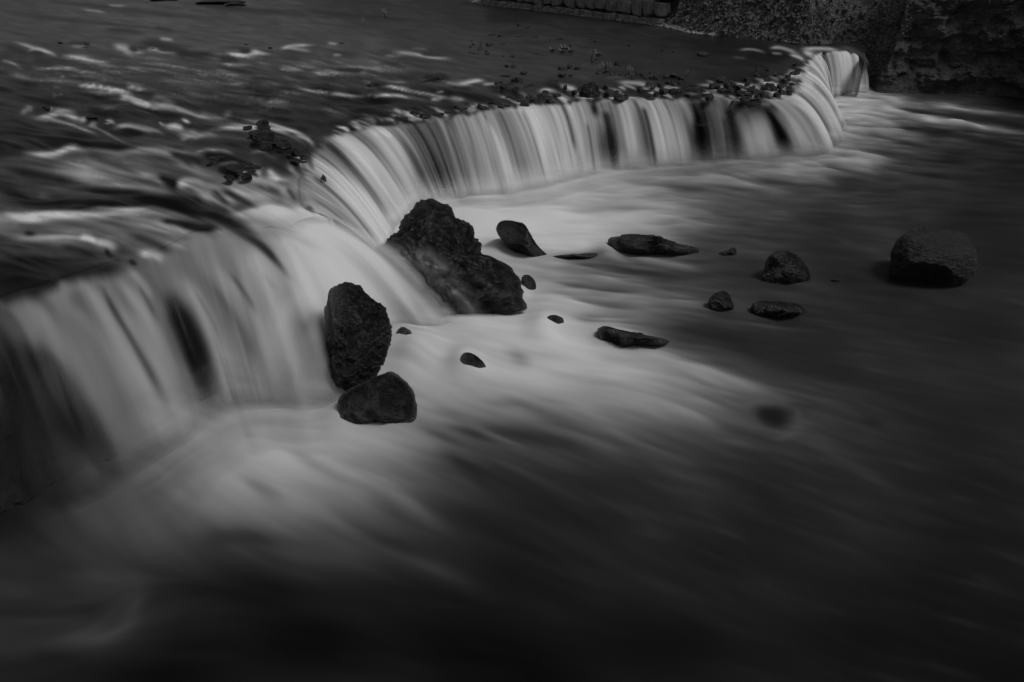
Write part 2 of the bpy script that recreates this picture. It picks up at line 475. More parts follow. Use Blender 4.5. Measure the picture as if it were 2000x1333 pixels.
pool_v = pool_v * (1 + .7 * amp * n1 + .8 * amp * n2 + .05 * n3)
pool_v = lic(pool_v.astype(np.float32), pdx, pdy, np.clip(ppm * .05, 1, 7).astype(np.float32), 7, rows_pool)
stroke(pool_v, [(1485,800),(1508,808),(1532,820)], [8,17,13], 26, .8)
stroke(pool_v, [(1546,790),(1560,812),(1554,840),(1525,856),(1490,850)], [3,6,8,6,3], 66, .7)
stroke(pool_v, [(1440,792),(1475,782),(1520,782),(1555,795)], [6,9,8,5], 76, .6)
stroke(pool_v, [(1550,850),(1610,880),(1690,925),(1790,985)], [6,8,9,10], 50, .55)
pool_v += .8 * np.clip(n1 + .7 * n2, -1.0, 3) * smooth(GY, 650, 900) * smooth(pool_v, 90, 40)
fleck = np.clip(n2 - 1.6, 0, 2) * smooth(GX, 1000, 1400) * 2.2
pool_v += fleck * smooth(GY, 350, 450)

# ---- upper river ------------------------------------------------------------------
RIV = [(0,10,56),(200,20,64),(500,20,58),(700,20,42),(900,20,36),(1000,30,30),(0,50,58),(300,50,66),(600,60,60),(800,50,46),(1000,60,42),(1200,70,36),(1400,90,24),(1600,90,20),
(0,75,58),(200,85,62),(500,85,64),(700,90,58),(900,90,48),(1100,100,43),(1300,110,36),(1500,110,24),(0,120,42),(150,140,56),(300,140,68),(500,130,62),(700,130,60),(900,140,52),(1100,140,44),(1300,140,34),(1450,150,28),
(0,170,38),(100,170,40),(250,160,60),(400,170,60),(600,160,58),(750,165,48),(900,165,50),(0,200,40),(100,210,34),(300,200,56),(400,200,56),(500,210,46),(600,200,42),(700,200,38),(800,200,42),(850,200,46),
(0,235,24),(100,225,42),(200,230,24),(350,230,42),(450,240,42),(550,230,38),(620,235,26),(700,235,22),(0,280,20),(100,270,26),(200,260,32),(300,270,56),(400,280,60),(500,270,55),(560,265,34),
(50,320,52),(150,310,75),(250,320,80),(350,320,70),(430,310,40),(500,300,34),(560,300,34),(0,360,40),(60,350,58),(150,350,78),(220,370,66),(300,370,46),(380,370,56),(450,370,85),(520,370,95),(580,380,100),
(0,400,52),(80,380,66),(200,400,36),(300,400,34),(380,400,48),(450,410,70),(560,415,136),(620,420,140),(0,440,96),(60,430,106),(150,430,102),(250,430,98),(330,440,92),(400,450,60),(450,440,106),(520,440,132),
(0,490,44),(80,490,58),(150,480,66),(230,480,68),(300,480,84),(360,470,98),(0,530,24),(80,530,20),(150,520,20),(200,540,16),(270,500,85),(0,560,16),(-200,600,16),(60,570,18),(1560,130,45),(1590,105,60),
(1000,190,40),(1150,180,36),(1300,180,30),(1400,175,32),(1500,170,40),(1600,98,60),(1650,100,60),(-500,100,50),(-500,400,40),(2500,50,20)]
riv_v = coarse_idw(RIV, power=3.4, soft=12, ysc=2.6).astype(np.float32)  # grey of the sky's reflection and dark hump faces painted in with foam
RS = [
 # far surface: dark and pale streaks
 ([(0,22),(120,38),(260,52),(380,66)],[3,3,3,2],48,.5),([(60,2),(200,14),(330,30),(480,42)],[3,4,3,3],46,.5),
 ([(200,58),(245,60),(290,66)],[3,3,2],38,.6),([(300,54),(340,60)],[2,2],38,.6),([(160,18),(210,24)],[2,2],88,.5),([(210,10),(245,13)],[2,2],90,.5),
 ([(380,10),(480,20),(620,28)],[3,4,4],36,.5),([(560,18),(720,34),(860,44)],[4,4,3],34,.4),
 # row of small rapids at y 80-110
 ([(22,80),(60,92),(100,105),(115,112)],[2,3,3,2],92,.8),([(55,100),(75,96),(100,102)],[3,3,2],96,.7),([(60,104),(85,106)],[5,4],22,.8),
 ([(0,86),(40,100),(55,110)],[4,4,3],22,.6),([(135,88),(155,90),(175,86)],[3,3,2],80,.7),([(130,84),(180,86)],[3,3],30,.6),
 ([(115,112),(150,114),(200,124),(240,132)],[5,6,4,3],96,.85),([(60,134),(100,134),(140,135),(200,142)],[3,3,3,2],90,.7),
 ([(0,118),(20,122),(50,138)],[2,3,2],84,.6),([(70,118),(105,128)],[7,6],26,.7),([(0,142),(50,150),(100,156),(200,166)],[4,4,4,3],72,.6),
 ([(218,88),(240,94),(265,102),(285,104)],[4,6,5,3],112,.85),([(255,95),(268,98)],[5,5],34,.7),([(240,102),(262,108)],[3,3],100,.6),
 ([(270,84),(310,90),(350,100),(380,104)],[7,9,6,4],26,.85),([(285,98),(300,97),(315,100)],[4,4,3],82,.7),([(300,102),(330,103),(360,104)],[2,2,2],72,.6),
 ([(310,76),(340,78)],[3,3],86,.7),([(340,106),(380,108),(420,106)],[5,6,4],22,.7),([(360,112),(400,116)],[2,2],60,.5),
 ([(440,103),(465,108),(500,104),(530,108)],[3,4,5,3],115,.85),([(470,100),(490,101)],[4,4],24,.8),([(430,118),(450,117),(470,120)],[6,6,4],26,.7),
 ([(500,100),(520,98),(545,96),(560,94)],[3,3,3,2],70,.5),([(545,96),(575,90),(620,88)],[3,3,2],105,.8),([(560,92),(590,97),(612,102)],[3,3,2],88,.6),
 ([(640,85),(660,87)],[3,2],90,.6),([(650,108),(668,108)],[2,2],95,.7),([(480,84),(500,85)],[2,2],70,.6),
 ([(430,125),(460,127),(500,128)],[3,3,2],80,.5),([(760,100),(800,105),(850,112),(890,115)],[3,4,3,2],95,.85),([(750,109),(790,110)],[2,2],80,.6),([(800,94),(840,98)],[2,2],80,.5),
 ([(820,106),(870,110)],[3,2],26,.6),([(540,132),(570,136),(600,137)],[3,3,2],78,.6),([(605,140),(640,142),(670,138),(720,144)],[3,5,4,2],105,.8),([(640,136),(690,138),(710,140)],[3,4,2],22,.8),
 ([(470,154),(510,158),(560,168)],[3,3,2],88,.7),([(560,166),(600,176),(650,182)],[4,3,2],82,.7),([(600,170),(660,176)],[5,5],30,.6),([(480,160),(530,170),(600,182)],[10,10,8],44,.5),
 ([(850,160),(890,166),(930,158),(950,158)],[3,5,3,2],100,.8),([(830,152),(860,150),(880,154)],[4,5,3],20,.8),
 ([(700,158),(760,160),(800,162)],[2,2,2],74,.5),([(710,172),(760,170),(800,178),(860,188),(900,200)],[2,3,3,3,2],98,.7),([(720,165),(760,165)],[5,5],22,.8),([(790,170),(840,176),(900,186)],[5,6,5],28,.6),
 ([(650,186),(700,188),(760,188),(830,196)],[2,3,3,2],90,.6),([(700,196),(760,198),(820,206),(870,216)],[8,10,9,6],26,.8),([(725,190),(760,186),(800,190),(850,200)],[2,3,3,2],88,.6),
 ([(620,200),(680,205),(740,222),(770,236)],[10,12,10,6],24,.8),([(640,182),(680,186),(690,196)],[3,3,2],80,.5),
 # middle-left rapids
 ([(148,168),(180,172),(220,176),(255,182)],[4,7,6,3],100,.85),([(245,166),(262,170),(285,176)],[4,4,2],92,.7),
 ([(232,196),(250,190),(268,198),(300,202)],[4,6,5,3],112,.85),([(290,196),(310,192),(330,200),(350,208)],[3,5,5,3],100,.8),
 ([(260,205),(320,208),(370,220),(400,232)],[4,5,4,3],96,.8),([(190,210),(220,208),(240,200)],[5,5,3],66,.6),([(200,218),(270,222),(330,240),(360,250)],[9,10,9,6],18,.85),
 ([(40,222),(55,214),(66,218)],[5,6,4],92,.8),([(75,222),(98,212)],[8,8],14,.8),([(95,216),(100,210)],[3,3],74,.6),([(60,232),(90,228),(120,220),(150,232),(168,240)],[5,7,7,7,4],96,.75),
 ([(160,238),(166,230)],[5,4],88,.7),([(175,244),(190,240)],[4,4],90,.6),([(180,228),(210,232),(235,242)],[8,9,6],14,.8),([(205,240),(215,236),(226,242)],[4,5,3],92,.7),([(195,248),(205,250)],[3,3],12,.7),
 ([(30,224),(110,236),(160,252),(200,268)],[3,3,3,2],72,.6),([(0,250),(60,262),(140,280),(200,292),(260,292)],[14,18,16,12,6],20,.8),([(210,290),(250,294),(275,294)],[7,7,4],14,.7),
 ([(215,252),(250,246),(290,254),(320,262)],[3,4,3,3],84,.7),([(245,258),(262,262)],[6,5],14,.8),([(325,248),(345,246),(360,252)],[5,7,4],92,.75),([(355,232),(370,240)],[3,4],104,.7),([(310,238),(320,246)],[2,2],90,.7),
 ([(375,224),(400,228),(430,240),(470,250),(520,256)],[5,6,5,4,3],112,.85),([(400,236),(440,244),(490,246)],[7,8,6],62,.6),([(440,222),(450,220)],[5,5],82,.7),([(470,234),(520,240),(570,255),(605,270)],[3,3,3,3],96,.8),
 ([(400,256),(450,250),(520,252),(560,262),(600,285)],[2,3,3,3,3],90,.75),([(340,275),(370,262),(395,262)],[6,7,4],74,.6),([(370,280),(400,262),(430,268)],[4,4,3],84,.6),
 ([(490,264),(535,264)],[6,7],12,.85),([(420,276),(480,282),(540,290)],[6,7,5],26,.7),([(520,280),(560,282),(600,305)],[7,8,7],16,.8),
 ([(400,296),(430,292),(460,300)],[4,4,3],72,.6),([(405,300),(440,312),(480,330),(450,345)],[7,9,9,7],16,.75),([(330,296),(370,312),(400,335)],[8,12,8],28,.7),
 ([(280,262),(330,268),(380,282)],[5,6,5],40,.5),([(150,296),(250,296),(320,300),(360,318),(400,340),(450,356)],[5,6,7,7,6,5],92,.7),
 ([(40,300),(100,302),(140,290),(180,300)],[4,6,7,6],98,.7),([(100,325),(200,330),(280,340),(330,358)],[8,12,10,6],94,.6),([(0,310),(60,312),(130,330)],[3,3,3],70,.5),
 ([(0,330),(70,345),(120,355),(180,362)],[7,9,7,5],30,.6),([(120,345),(200,352),(280,372),(350,390)],[6,8,7,4],90,.6),([(75,378),(95,392),(110,404)],[6,8,5],92,.75),
 ([(110,368),(200,375),(300,378),(400,400),(470,420)],[5,6,6,6,5],34,.6),([(330,352),(345,372)],[10,10],24,.7),([(20,400),(120,400),(220,408),(290,400)],[12,14,14,8],24,.8),
 ([(0,372),(40,386),(60,400)],[8,8,6],26,.7),([(0,412),(40,424),(100,422),(200,418),(280,410),(330,418),(400,440)],[4,7,9,8,8,8,6],112,.75),
 ([(300,398),(380,412),(440,430),(520,470)],[4,8,10,9],26,.8),([(340,440),(390,446),(430,444)],[6,8,6],22,.8),
 ([(240,432),(300,440),(350,452),(420,470)],[7,9,9,6],104,.6),([(50,458),(70,460)],[5,4],24,.8),([(0,470),(60,466),(130,460),(180,468)],[7,8,6,5],92,.6),
 ([(155,462),(175,466),(195,478)],[5,6,5],108,.8),([(185,472),(210,480),(232,492)],[6,9,6],108,.8),([(205,486),(215,500),(238,512)],[3,4,3],44,.7),
 ([(110,480),(160,492),(200,510)],[6,8,6],38,.6),([(250,458),(300,476),(340,500)],[6,7,6],58,.5),([(270,496),(300,500),(330,520)],[7,10,8],112,.8),([(255,510),(265,518)],[4,4],30,.6),
 ([(0,484),(90,490),(170,510)],[4,5,5],60,.4),([(0,515),(100,520),(190,548)],[14,18,12],17,.7),([(0,545),(90,560),(150,560)],[14,14,10],12,.7),
 # cascades of the middle tier
 ([(345,366),(365,356),(390,362),(420,385),(440,405)],[6,8,10,8,6],112,.85),([(395,362),(420,368),(445,385),(465,405)],[6,7,7,6],105,.7),([(408,375),(430,392),(445,408)],[3,3,3],66,.6),([(430,368),(470,388),(500,408)],[4,5,5],54,.6),
 ([(440,352),(480,372),(530,380),(580,400)],[8,12,14,10],112,.7),([(465,345),(490,352),(530,365),(590,395)],[5,8,8,7],116,.6),([(500,362),(540,378),(560,392)],[6,9,7],52,.5),
 ([(440,340),(460,346)],[3,4],92,.6),([(472,345),(480,335)],[4,4],96,.7),([(495,348),(508,335)],[5,5],106,.7),([(525,330),(535,345),(560,370)],[5,7,7],100,.8),([(545,355),(575,352),(590,375)],[6,6,5],78,.7),
 ([(560,318),(580,345),(605,370)],[5,6,6],92,.7),([(575,300),(592,330),(612,365)],[4,5,5],84,.7),([(600,408),(615,418)],[6,5],44,.8),
 ([(430,422),(500,415),(560,412),(610,420),(640,424)],[5,7,8,7,5],150,.8),([(470,428),(520,424),(570,432)],[4,6,6],88,.45),
 # near the far lip
 ([(1440,98),(1470,97),(1500,105)],[2,2,2],78,.8),([(1500,96),(1520,93),(1545,100),(1570,112)],[2,3,3,2],92,.8),([(1505,104),(1530,106)],[2,2],84,.6),([(1540,106),(1560,112),(1575,122)],[2,3,3],105,.8),
 ([(1570,100),(1590,110)],[4,5],110,.7),([(1560,96),(1610,95),(1640,100)],[3,3,3],105,.7),([(1430,112),(1460,114)],[2,2],60,.6),([(1490,130),(1540,135)],[3,4],44,.5),
 ([(1540,140),(1575,150)],[5,6],112,.7),([(1480,160),(1510,165),(1545,180)],[3,4,4],104,.7),([(1430,162),(1460,168),(1490,178)],[2,3,3],84,.7),([(1500,178),(1540,190)],[4,5],104,.6),
 ([(1355,166),(1400,168),(1430,176)],[2,3,3],78,.7),([(1300,178),(1350,172),(1380,178)],[2,2,2],66,.6),([(1440,185),(1480,190)],[4,4],96,.6),([(1390,186),(1420,190)],[3,3],88,.6),
 ([(1290,150),(1340,152)],[4,4],24,.6),([(1240,160),(1290,162)],[2,3],60,.5),([(1180,152),(1230,150)],[2,2],64,.6),([(1110,150),(1160,152)],[2,2],56,.5),
 ([(1200,160),(1245,163),(1270,170)],[3,4,4],92,.7),([(1085,166),(1110,172),(1130,176)],[3,5,4],104,.75),([(1050,180),(1075,176),(1100,182)],[4,4,4],104,.7),
 ([(950,170),(990,180),(1040,195)],[5,8,8],24,.7),([(940,166),(975,163)],[2,2],80,.6),([(860,170),(930,190),(990,205)],[8,9,7],24,.8),([(880,190),(910,196)],[4,3],92,.5),
 ([(1070,160),(1100,178)],[7,8],22,.6),([(850,182),(870,178)],[2,2],96,.6),([(840,196),(870,190)],[3,3],100,.6),
]
_r = np.random.default_rng(5)
_crest = [(640,262),(740,244),(890,222),(1000,206),(1150,194),(1290,190),(1400,190),(1500,194),(1545,178),(1560,150),(1572,122),(1600,103),(1690,118)]
for k in range(230):
    x = _r.uniform(660, 1570); y = np.interp(x, [c[0] for c in _crest[:9]] + [1560], [c[1] for c in _crest[:9]] + [165]) - _r.uniform(0, 1) ** 1.4 * (22 + 16 * (x > 1380))
    L_ = _r.uniform(8, 24)
    stroke(riv_v, [(x - L_, y - L_ * .28), (x, y), (x + L_ * .6, y + L_ * .45)], np.array([1.6, 2.8, 3]) * _r.uniform(.6, 1.3), _r.choice([100, 120, 20, 14, 90]), .8)
for s in RS: stroke(riv_v, s[0], np.array(s[1]) * 1.15, s[2] + (20 if s[2] > 70 else -6), min(.96, s[3] + .2))
RG = [(0,20,.12),(500,50,.1),(1000,60,.07),(1400,90,.04),(1500,110,.15),(200,150,.12),(500,200,.12),(620,240,.5),(100,300,.25),(300,330,.3),(500,360,.45),(100,430,.02),(300,450,.3),(450,450,.55),
 (600,480,.9),(300,500,.5),(60,530,.25),(700,200,.15),(900,190,.25),(850,230,.5),(560,290,.5),(500,240,.2),(1560,110,.4),(1500,180,.4),(1200,180,.25),(200,400,.1),(600,380,.8)]
RAPIDS = [  # bold humps and streams of the stepped rapids above the inner corner
 ([(0,500),(120,490),(330,520),(550,500),(700,500),(900,520),(1000,540)],[18,22,26,24,20,18,14],98,.8),
 ([(0,300),(150,320),(300,400),(450,470)],[8,10,10,8],80,.7), ([(0,400),(150,440),(300,470),(480,490)],[40,44,30,12],18,.85),
 ([(700,560),(900,640),(1100,720),(1250,760)],[30,38,36,26],88,.7), ([(0,600),(200,640),(400,720),(600,800),(800,850)],[30,40,40,36,24],88,.7),
 ([(720,510),(830,560),(930,640)],[16,24,20],34,.75), ([(100,560),(300,610),(520,690)],[12,14,14],58,.6),
 ([(270,300),(450,290),(600,330),(700,385)],[12,12,10,8],92,.8), ([(330,350),(440,360),(540,370)],[20,24,18],18,.8),
 ([(640,290),(760,320),(860,360)],[14,18,12],100,.8), ([(800,430),(880,390),(1000,380),(1150,400)],[12,14,14,10],98,.8),
 ([(330,90),(400,75),(480,110),(620,150),(800,170),(980,240)],[14,20,16,14,12,10],112,.8), ([(180,180),(280,165),(330,150)],[12,14,10],70,.6),
 ([(200,210),(400,230),(600,280)],[26,28,22],14,.8), ([(100,90),(250,110),(320,130)],[16,18,12],22,.6),
 ([(980,220),(1080,240),(1250,290),(1450,320),(1650,340),(1800,380)],[14,16,12,10,10,10],118,.85),
 ([(1000,150),(1300,170),(1600,250),(1800,330)],[24,34,36,24],32,.7), ([(1080,270),(1250,275),(1400,300)],[14,20,16],52,.7),
 ([(850,430),(1000,440),(1200,470),(1400,560)],[20,28,28,20],30,.75), ([(900,520),(1020,490),(1100,500)],[8,10,8],94,.8),
 ([(1080,620),(1200,590),(1300,610)],[10,14,10],70,.7), ([(1330,520),(1450,500),(1500,520)],[12,14,10],74,.7),
 ([(1370,390),(1450,365),(1550,385)],[22,28,22],10,.9), ([(1440,450),(1500,470),(1570,500)],[22,30,20],10,.9),
 ([(1600,400),(1700,440),(1790,480)],[14,14,10],20,.8), ([(1000,520),(1100,560),(1190,570)],[22,24,18],14,.85),
 ([(1680,370),(1800,410),(1860,470)],[12,16,14],126,.8), ([(1700,500),(1790,600),(1850,720)],[14,20,22],112,.8),
 ([(1790,480),(1830,560),(1870,680)],[9,12,12],24,.85), ([(1880,730),(1950,830),(1980,930)],[10,18,12],18,.85),
 ([(1400,690),(1460,760),(1500,820)],[14,22,22],116,.8), ([(1500,680),(1560,780)],[14,20],110,.8), ([(1560,740),(1680,770)],[16,20],72,.7),
 ([(1290,720),(1330,780)],[10,16],120,.8), ([(1580,800),(1640,880),(1700,960)],[18,26,26],122,.8), ([(1640,790),(1720,900)],[16,20],60,.7),
 ([(1100,630),(1200,680),(1280,730)],[22,30,20],13,.85), ([(1360,670),(1420,700)],[16,12],20,.7),
 ([(750,790),(850,740),(950,790),(1020,880),(1080,960)],[18,26,30,30,26],110,.8), ([(980,760),(1100,850),(1200,950),(1260,1010)],[16,24,26,22],104,.7),
 ([(880,780),(960,860),(1010,930)],[5,6,6],88,.5), ([(1060,800),(1130,870),(1200,940)],[10,14,14],56,.75), ([(640,690),(720,740),(790,790)],[22,28,16],20,.85),
 ([(1100,730),(1300,790),(1450,830),(1600,880),(1750,950)],[22,36,40,38,30],124,.75),
 ([(0,880),(300,900),(600,880),(800,900),(1000,960),(1200,1040)],[30,40,42,40,34,22],17,.85),
 ([(0,960),(200,955),(450,985),(600,965),(800,1000)],[16,22,20,20,14],92,.8), ([(0,800),(150,850),(300,870)],[18,20,16],56,.6),
 ([(1200,1010),(1500,1010),(1750,1020),(2000,1060)],[18,26,30,30],156,.8), ([(640,1040),(800,1060),(1000,1080)],[20,24,20],28,.7),
]
for s_ in RAPIDS: stroke(riv_v, [(150 + x * .25, 170 + y * .25) for x, y in s_[0]], np.array(s_[1]) * .27, s_[2], s_[3])
rdx, rdy = direction_field(RG)
# height of the flowing surface (before waves)
LIPA = [((1690,124),(1698,183),1.95),((1674,106),(1684,185),2.45),((1640,99),(1650,188),2.75),((1600,103),(1624,200),2.8),((1572,122),(1640,228),2.9),((1560,150),(1648,258),2.95),((1545,178),(1632,292),2.95),((1500,194),(1590,308),2.95),
 ((1400,190),(1430,319),2.95),((1290,190),(1330,328),3.0),((1150,194),(1180,342),3.0),((1000,206),(1060,374),3.0),((890,222),(940,392),3.0),((740,244),(840,396),3.0),((640,262),(790,440),3.0),((604,300),(770,490),3.05),((596,360),(785,560),3.05),((606,405),(800,600),3.0),((648,428),(850,650),2.8)]
LIPB = [((640,420),(912,625),2.95),((615,428),(880,645),2.95),((590,436),(835,652),2.95),((565,446),(770,660),2.95),((540,450),(700,760),2.98),((510,452),(650,806),3.0),((450,450),(560,806),3.05),((390,458),(500,806),3.1),((335,485),(452,812),3.15),
 ((285,505),(415,835),3.2),((200,525),(345,885),3.25),((110,556),(272,935),3.3),((0,590),(170,985),3.3),((-150,655),(10,1060),3.3),((-450,780),(-300,1220),3.3)]
ZC = [(p[0], p[1], z) for p, _, z in LIPA[3:]] + [(p[0], p[1], z) for p, _, z in LIPB]
ZC += [(-600,0,3.3),(0,0,3.15),(500,0,3.1),(1000,20,3.02),(1500,60,3.0),(1690,110,2.3),(1650,96,2.76),(2200,0,3.0),(200,120,3.25),(600,120,3.1),(900,120,3.05),(1200,120,3.02),(0,250,3.5),(300,250,3.4),(450,300,3.35),(530,320,3.25),(100,330,3.5),(60,430,3.42),
 (200,400,3.35),(340,350,3.35),(400,395,3.05),(500,400,2.98),(-300,400,3.5),(450,340,3.3),(520,345,3.2)]
zup = coarse_idw(ZC, power=3, soft=25, ysc=2.0)
# curve that bounds the upper river (map space); inside = upstream
lipcurve = np.vstack([cr([p for p, _, _ in LIPA], 6), cr([p for p, _, _ in LIPB], 6)])
poly = [(-900, -300), (1700, -300), (1700, 80), (1692, 104)] + [tuple(q) for q in lipcurve] + [(-900, 990)]
def inside(X, Y, poly):
    r = np.zeros(X.shape, bool)
    n = len(poly)
    for i in range(n):
        x1, y1 = poly[i]; x2, y2 = poly[(i + 1) % n]
        if y1 == y2: continue
        c = ((y1 > Y) != (y2 > Y)) & (X < (x2 - x1) * (Y - y1) / (y2 - y1) + x1)
        r ^= c
    return r
def polydist(X, Y, C):
    best = np.full(X.shape, 1e9)
    for k in range(len(C) - 1):
        a, b = C[k], C[k + 1]
        d = b - a; L2 = max((d * d).sum(), 1e-6)
        t = np.clip(((X - a[0]) * d[0] + (Y - a[1]) * d[1]) / L2, 0, 1)
        best = np.minimum(best, np.hypot(X - a[0] - t * d[0], Y - a[1] - t * d[1]))
    return best

Rw = at(GX, GY, zup)
riv_dep = (Rw[..., 1] * CP + (CAM_H - Rw[..., 2]) * SP).astype(np.float32)
rppm = FPX / riv_dep
rows_riv = (0, int((900 - MY0) / MS))
m1 = world_noise(Rw, 1.6, 21, rows_riv); m2 = world_noise(Rw, 4.5, 22, rows_riv); m0 = world_noise(Rw, .55, 24, rows_riv)
st = np.clip(rppm * .09, 1.2, 8).astype(np.float32)
m1 = lic(m1, rdx, rdy, st, 10, rows_riv); m2 = lic(m2, rdx, rdy, st * .7, 12, rows_riv); m0 = lic(m0, rdx, rdy, st * 1.5, 8, rows_riv)
m1 /= m1.std(); m2 /= m2.std(); m0 /= m0.std()
riv_v = lic(riv_v, rdx, rdy, np.full_like(st, 1.2), 2, rows_riv)
calm = smooth(GY, 130, 60)
def box(A, k):
    P_ = np.pad(A, k, mode='edge').astype(np.float64).cumsum(0).cumsum(1)
    P_ = np.pad(P_, ((1, 0), (1, 0)))
    w_ = 2 * k + 1
    return (P_[w_:, w_:] - P_[:-w_, w_:] - P_[w_:, :-w_] + P_[:-w_, :-w_]) / w_ ** 2
riv_v = np.clip(riv_v + (.4 + .35 * smooth(GY, 110, 200)) * (riv_v - box(riv_v, 9)) * smooth(GX, -100, 0), 8, 168)
rap = smooth(GY, 70, 170) * smooth(GX, 1150, 700) * (1 - .65 * smooth(GY, 170, 270))
r3 = world_noise(Rw, 3.2, 26, rows_riv); r3 = lic(r3, rdx, rdy, st * .5, 6, rows_riv); r3 /= r3.std()
riv_v = riv_v * (1 + (.04 + .10 * rap) * m1 + (.05 + .05 * rap) * m2 + .04 * rap * r3)
r4 = world_noise(Rw, 3.0, 28, rows_riv); r4 = lic(r4, rdx, rdy, st * .9, 20, rows_riv); r4 /= r4.std()
riv_v = riv_v * (1 - .30 * rap * smooth(r4, .1, .5) * smooth(r4, 1.8, .8)) + 26 * rap * np.exp(-(r4 / .22) ** 2) * smooth(r3 + m1, -.3, 1.6)
riv_v += rap * 22 * smooth(.8 * m1 + .8 * r3, 1.5, 3.2)

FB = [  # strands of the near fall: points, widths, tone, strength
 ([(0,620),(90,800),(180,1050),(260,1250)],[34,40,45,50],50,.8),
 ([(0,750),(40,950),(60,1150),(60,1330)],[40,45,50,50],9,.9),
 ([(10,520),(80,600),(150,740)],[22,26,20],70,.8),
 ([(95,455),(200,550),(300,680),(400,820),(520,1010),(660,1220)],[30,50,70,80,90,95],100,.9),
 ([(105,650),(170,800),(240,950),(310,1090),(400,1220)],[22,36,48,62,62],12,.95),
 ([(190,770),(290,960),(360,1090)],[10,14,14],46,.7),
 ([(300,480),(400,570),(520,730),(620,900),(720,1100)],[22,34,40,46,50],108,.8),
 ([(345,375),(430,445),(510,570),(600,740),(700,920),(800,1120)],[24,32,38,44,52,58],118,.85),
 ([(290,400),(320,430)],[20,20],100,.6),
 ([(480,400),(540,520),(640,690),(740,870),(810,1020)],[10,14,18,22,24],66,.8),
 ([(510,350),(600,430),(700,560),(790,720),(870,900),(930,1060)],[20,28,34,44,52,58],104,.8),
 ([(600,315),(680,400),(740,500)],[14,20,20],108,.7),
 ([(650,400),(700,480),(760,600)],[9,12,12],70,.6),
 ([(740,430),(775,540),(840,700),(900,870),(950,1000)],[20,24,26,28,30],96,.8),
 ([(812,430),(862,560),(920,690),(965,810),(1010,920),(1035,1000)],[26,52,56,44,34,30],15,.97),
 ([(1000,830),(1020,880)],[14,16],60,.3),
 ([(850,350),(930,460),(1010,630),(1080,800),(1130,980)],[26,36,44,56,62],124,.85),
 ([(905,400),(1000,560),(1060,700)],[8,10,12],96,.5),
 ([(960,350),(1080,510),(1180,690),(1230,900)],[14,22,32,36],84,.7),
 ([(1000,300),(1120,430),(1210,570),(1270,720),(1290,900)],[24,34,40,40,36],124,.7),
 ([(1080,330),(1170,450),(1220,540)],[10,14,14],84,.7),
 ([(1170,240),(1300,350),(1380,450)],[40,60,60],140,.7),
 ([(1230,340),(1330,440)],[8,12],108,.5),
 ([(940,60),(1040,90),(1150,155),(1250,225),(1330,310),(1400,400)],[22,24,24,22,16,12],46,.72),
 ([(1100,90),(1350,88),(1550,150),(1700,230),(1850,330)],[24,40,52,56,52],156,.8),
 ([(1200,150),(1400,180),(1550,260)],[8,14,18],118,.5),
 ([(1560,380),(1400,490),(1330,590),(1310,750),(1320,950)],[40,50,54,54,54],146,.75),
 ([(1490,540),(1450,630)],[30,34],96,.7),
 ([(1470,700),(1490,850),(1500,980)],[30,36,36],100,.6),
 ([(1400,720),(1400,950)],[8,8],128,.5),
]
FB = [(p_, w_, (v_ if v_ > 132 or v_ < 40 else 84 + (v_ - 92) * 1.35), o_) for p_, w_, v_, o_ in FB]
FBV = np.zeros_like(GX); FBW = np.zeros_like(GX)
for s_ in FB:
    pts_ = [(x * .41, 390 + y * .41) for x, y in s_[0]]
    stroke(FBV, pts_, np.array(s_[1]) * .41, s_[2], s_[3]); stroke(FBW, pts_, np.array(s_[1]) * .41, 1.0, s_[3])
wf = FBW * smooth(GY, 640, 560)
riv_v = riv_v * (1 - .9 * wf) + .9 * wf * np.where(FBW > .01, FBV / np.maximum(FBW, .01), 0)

# ------------------------------------------------------------------ terrain under everything
bx = np.linspace(-260, 260, 60); by = np.linspace(-40, 330, 60)
BX, BY = np.meshgrid(bx, by)
bed = obj("river_bed", new_mesh("river_bed", np.stack([BX, BY, -1.6 + .2 * noise2(BX * .1, BY * .1)], -1), grid_faces(60, 60), M_BED))
tag(bed, kind="structure")

# ------------------------------------------------------------------ pool
def lod_axis(a, b, lo, hi, fine, coarse):
    return np.concatenate([np.arange(a, lo, coarse), np.arange(lo, hi, fine), np.arange(hi, b + .1, coarse)])
px_ = lod_axis(-690, 2690, -40, 2040, 2.6, 13); py_ = lod_axis(140, 1790, 165, 1350, 2.6, 13)
X, Y = np.meshgrid(px_, py_)
P = at(X, Y, 0)
v = sample_grid(pool_v, X, Y)
boil = sample_grid(n3 / max(n3.std(), 1e-3), X, Y)
P[..., 2] = .10 * smooth(v, 60, 150) * (1 + .5 * boil) + .004 * sample_grid(n1, X, Y) + .01 * boil
# the sleeper rock in the near pool: the stream dips over it
hx, hy = at(1520, 818, 0)[:2]
r2 = ((P[..., 0] - hx) / .75) ** 2 + ((P[..., 1] - hy) / .8) ** 2
P[..., 2] -= .22 * np.exp(-r2)
r2 = ((P[..., 0] - hx - .35) / 1.2) ** 2 + ((P[..., 1] - hy + .2) / 1.1) ** 2
P[..., 2] += .12 * np.exp(-r2)
for mx_, my_, mr, mh in [(905,712,30,.28),(808,696,46,.42),(1058,646,32,.2),(1186,496,26,.22),(668,806,34,.14),(975,486,26,.25),(1014,575,16,.25),(760,640,40,.3)]:
    q0 = at(mx_, my_, 0); mm_ = (q0[1] * CP + CAM_H * SP) / FPX
    P[..., 2] += mh * np.exp(-(((P[..., 0] - q0[0]) / (mr * mm_)) ** 2 + ((P[..., 1] - q0[1]) / (mr * mm_ * 1.6)) ** 2))
FP = foam_light_of(v, 12)
pool = obj("pool_water", new_mesh("pool_water", P, grid_faces(*X.shape), M_POOL, attrs={"foam": FP}))
tag(pool, kind="structure")

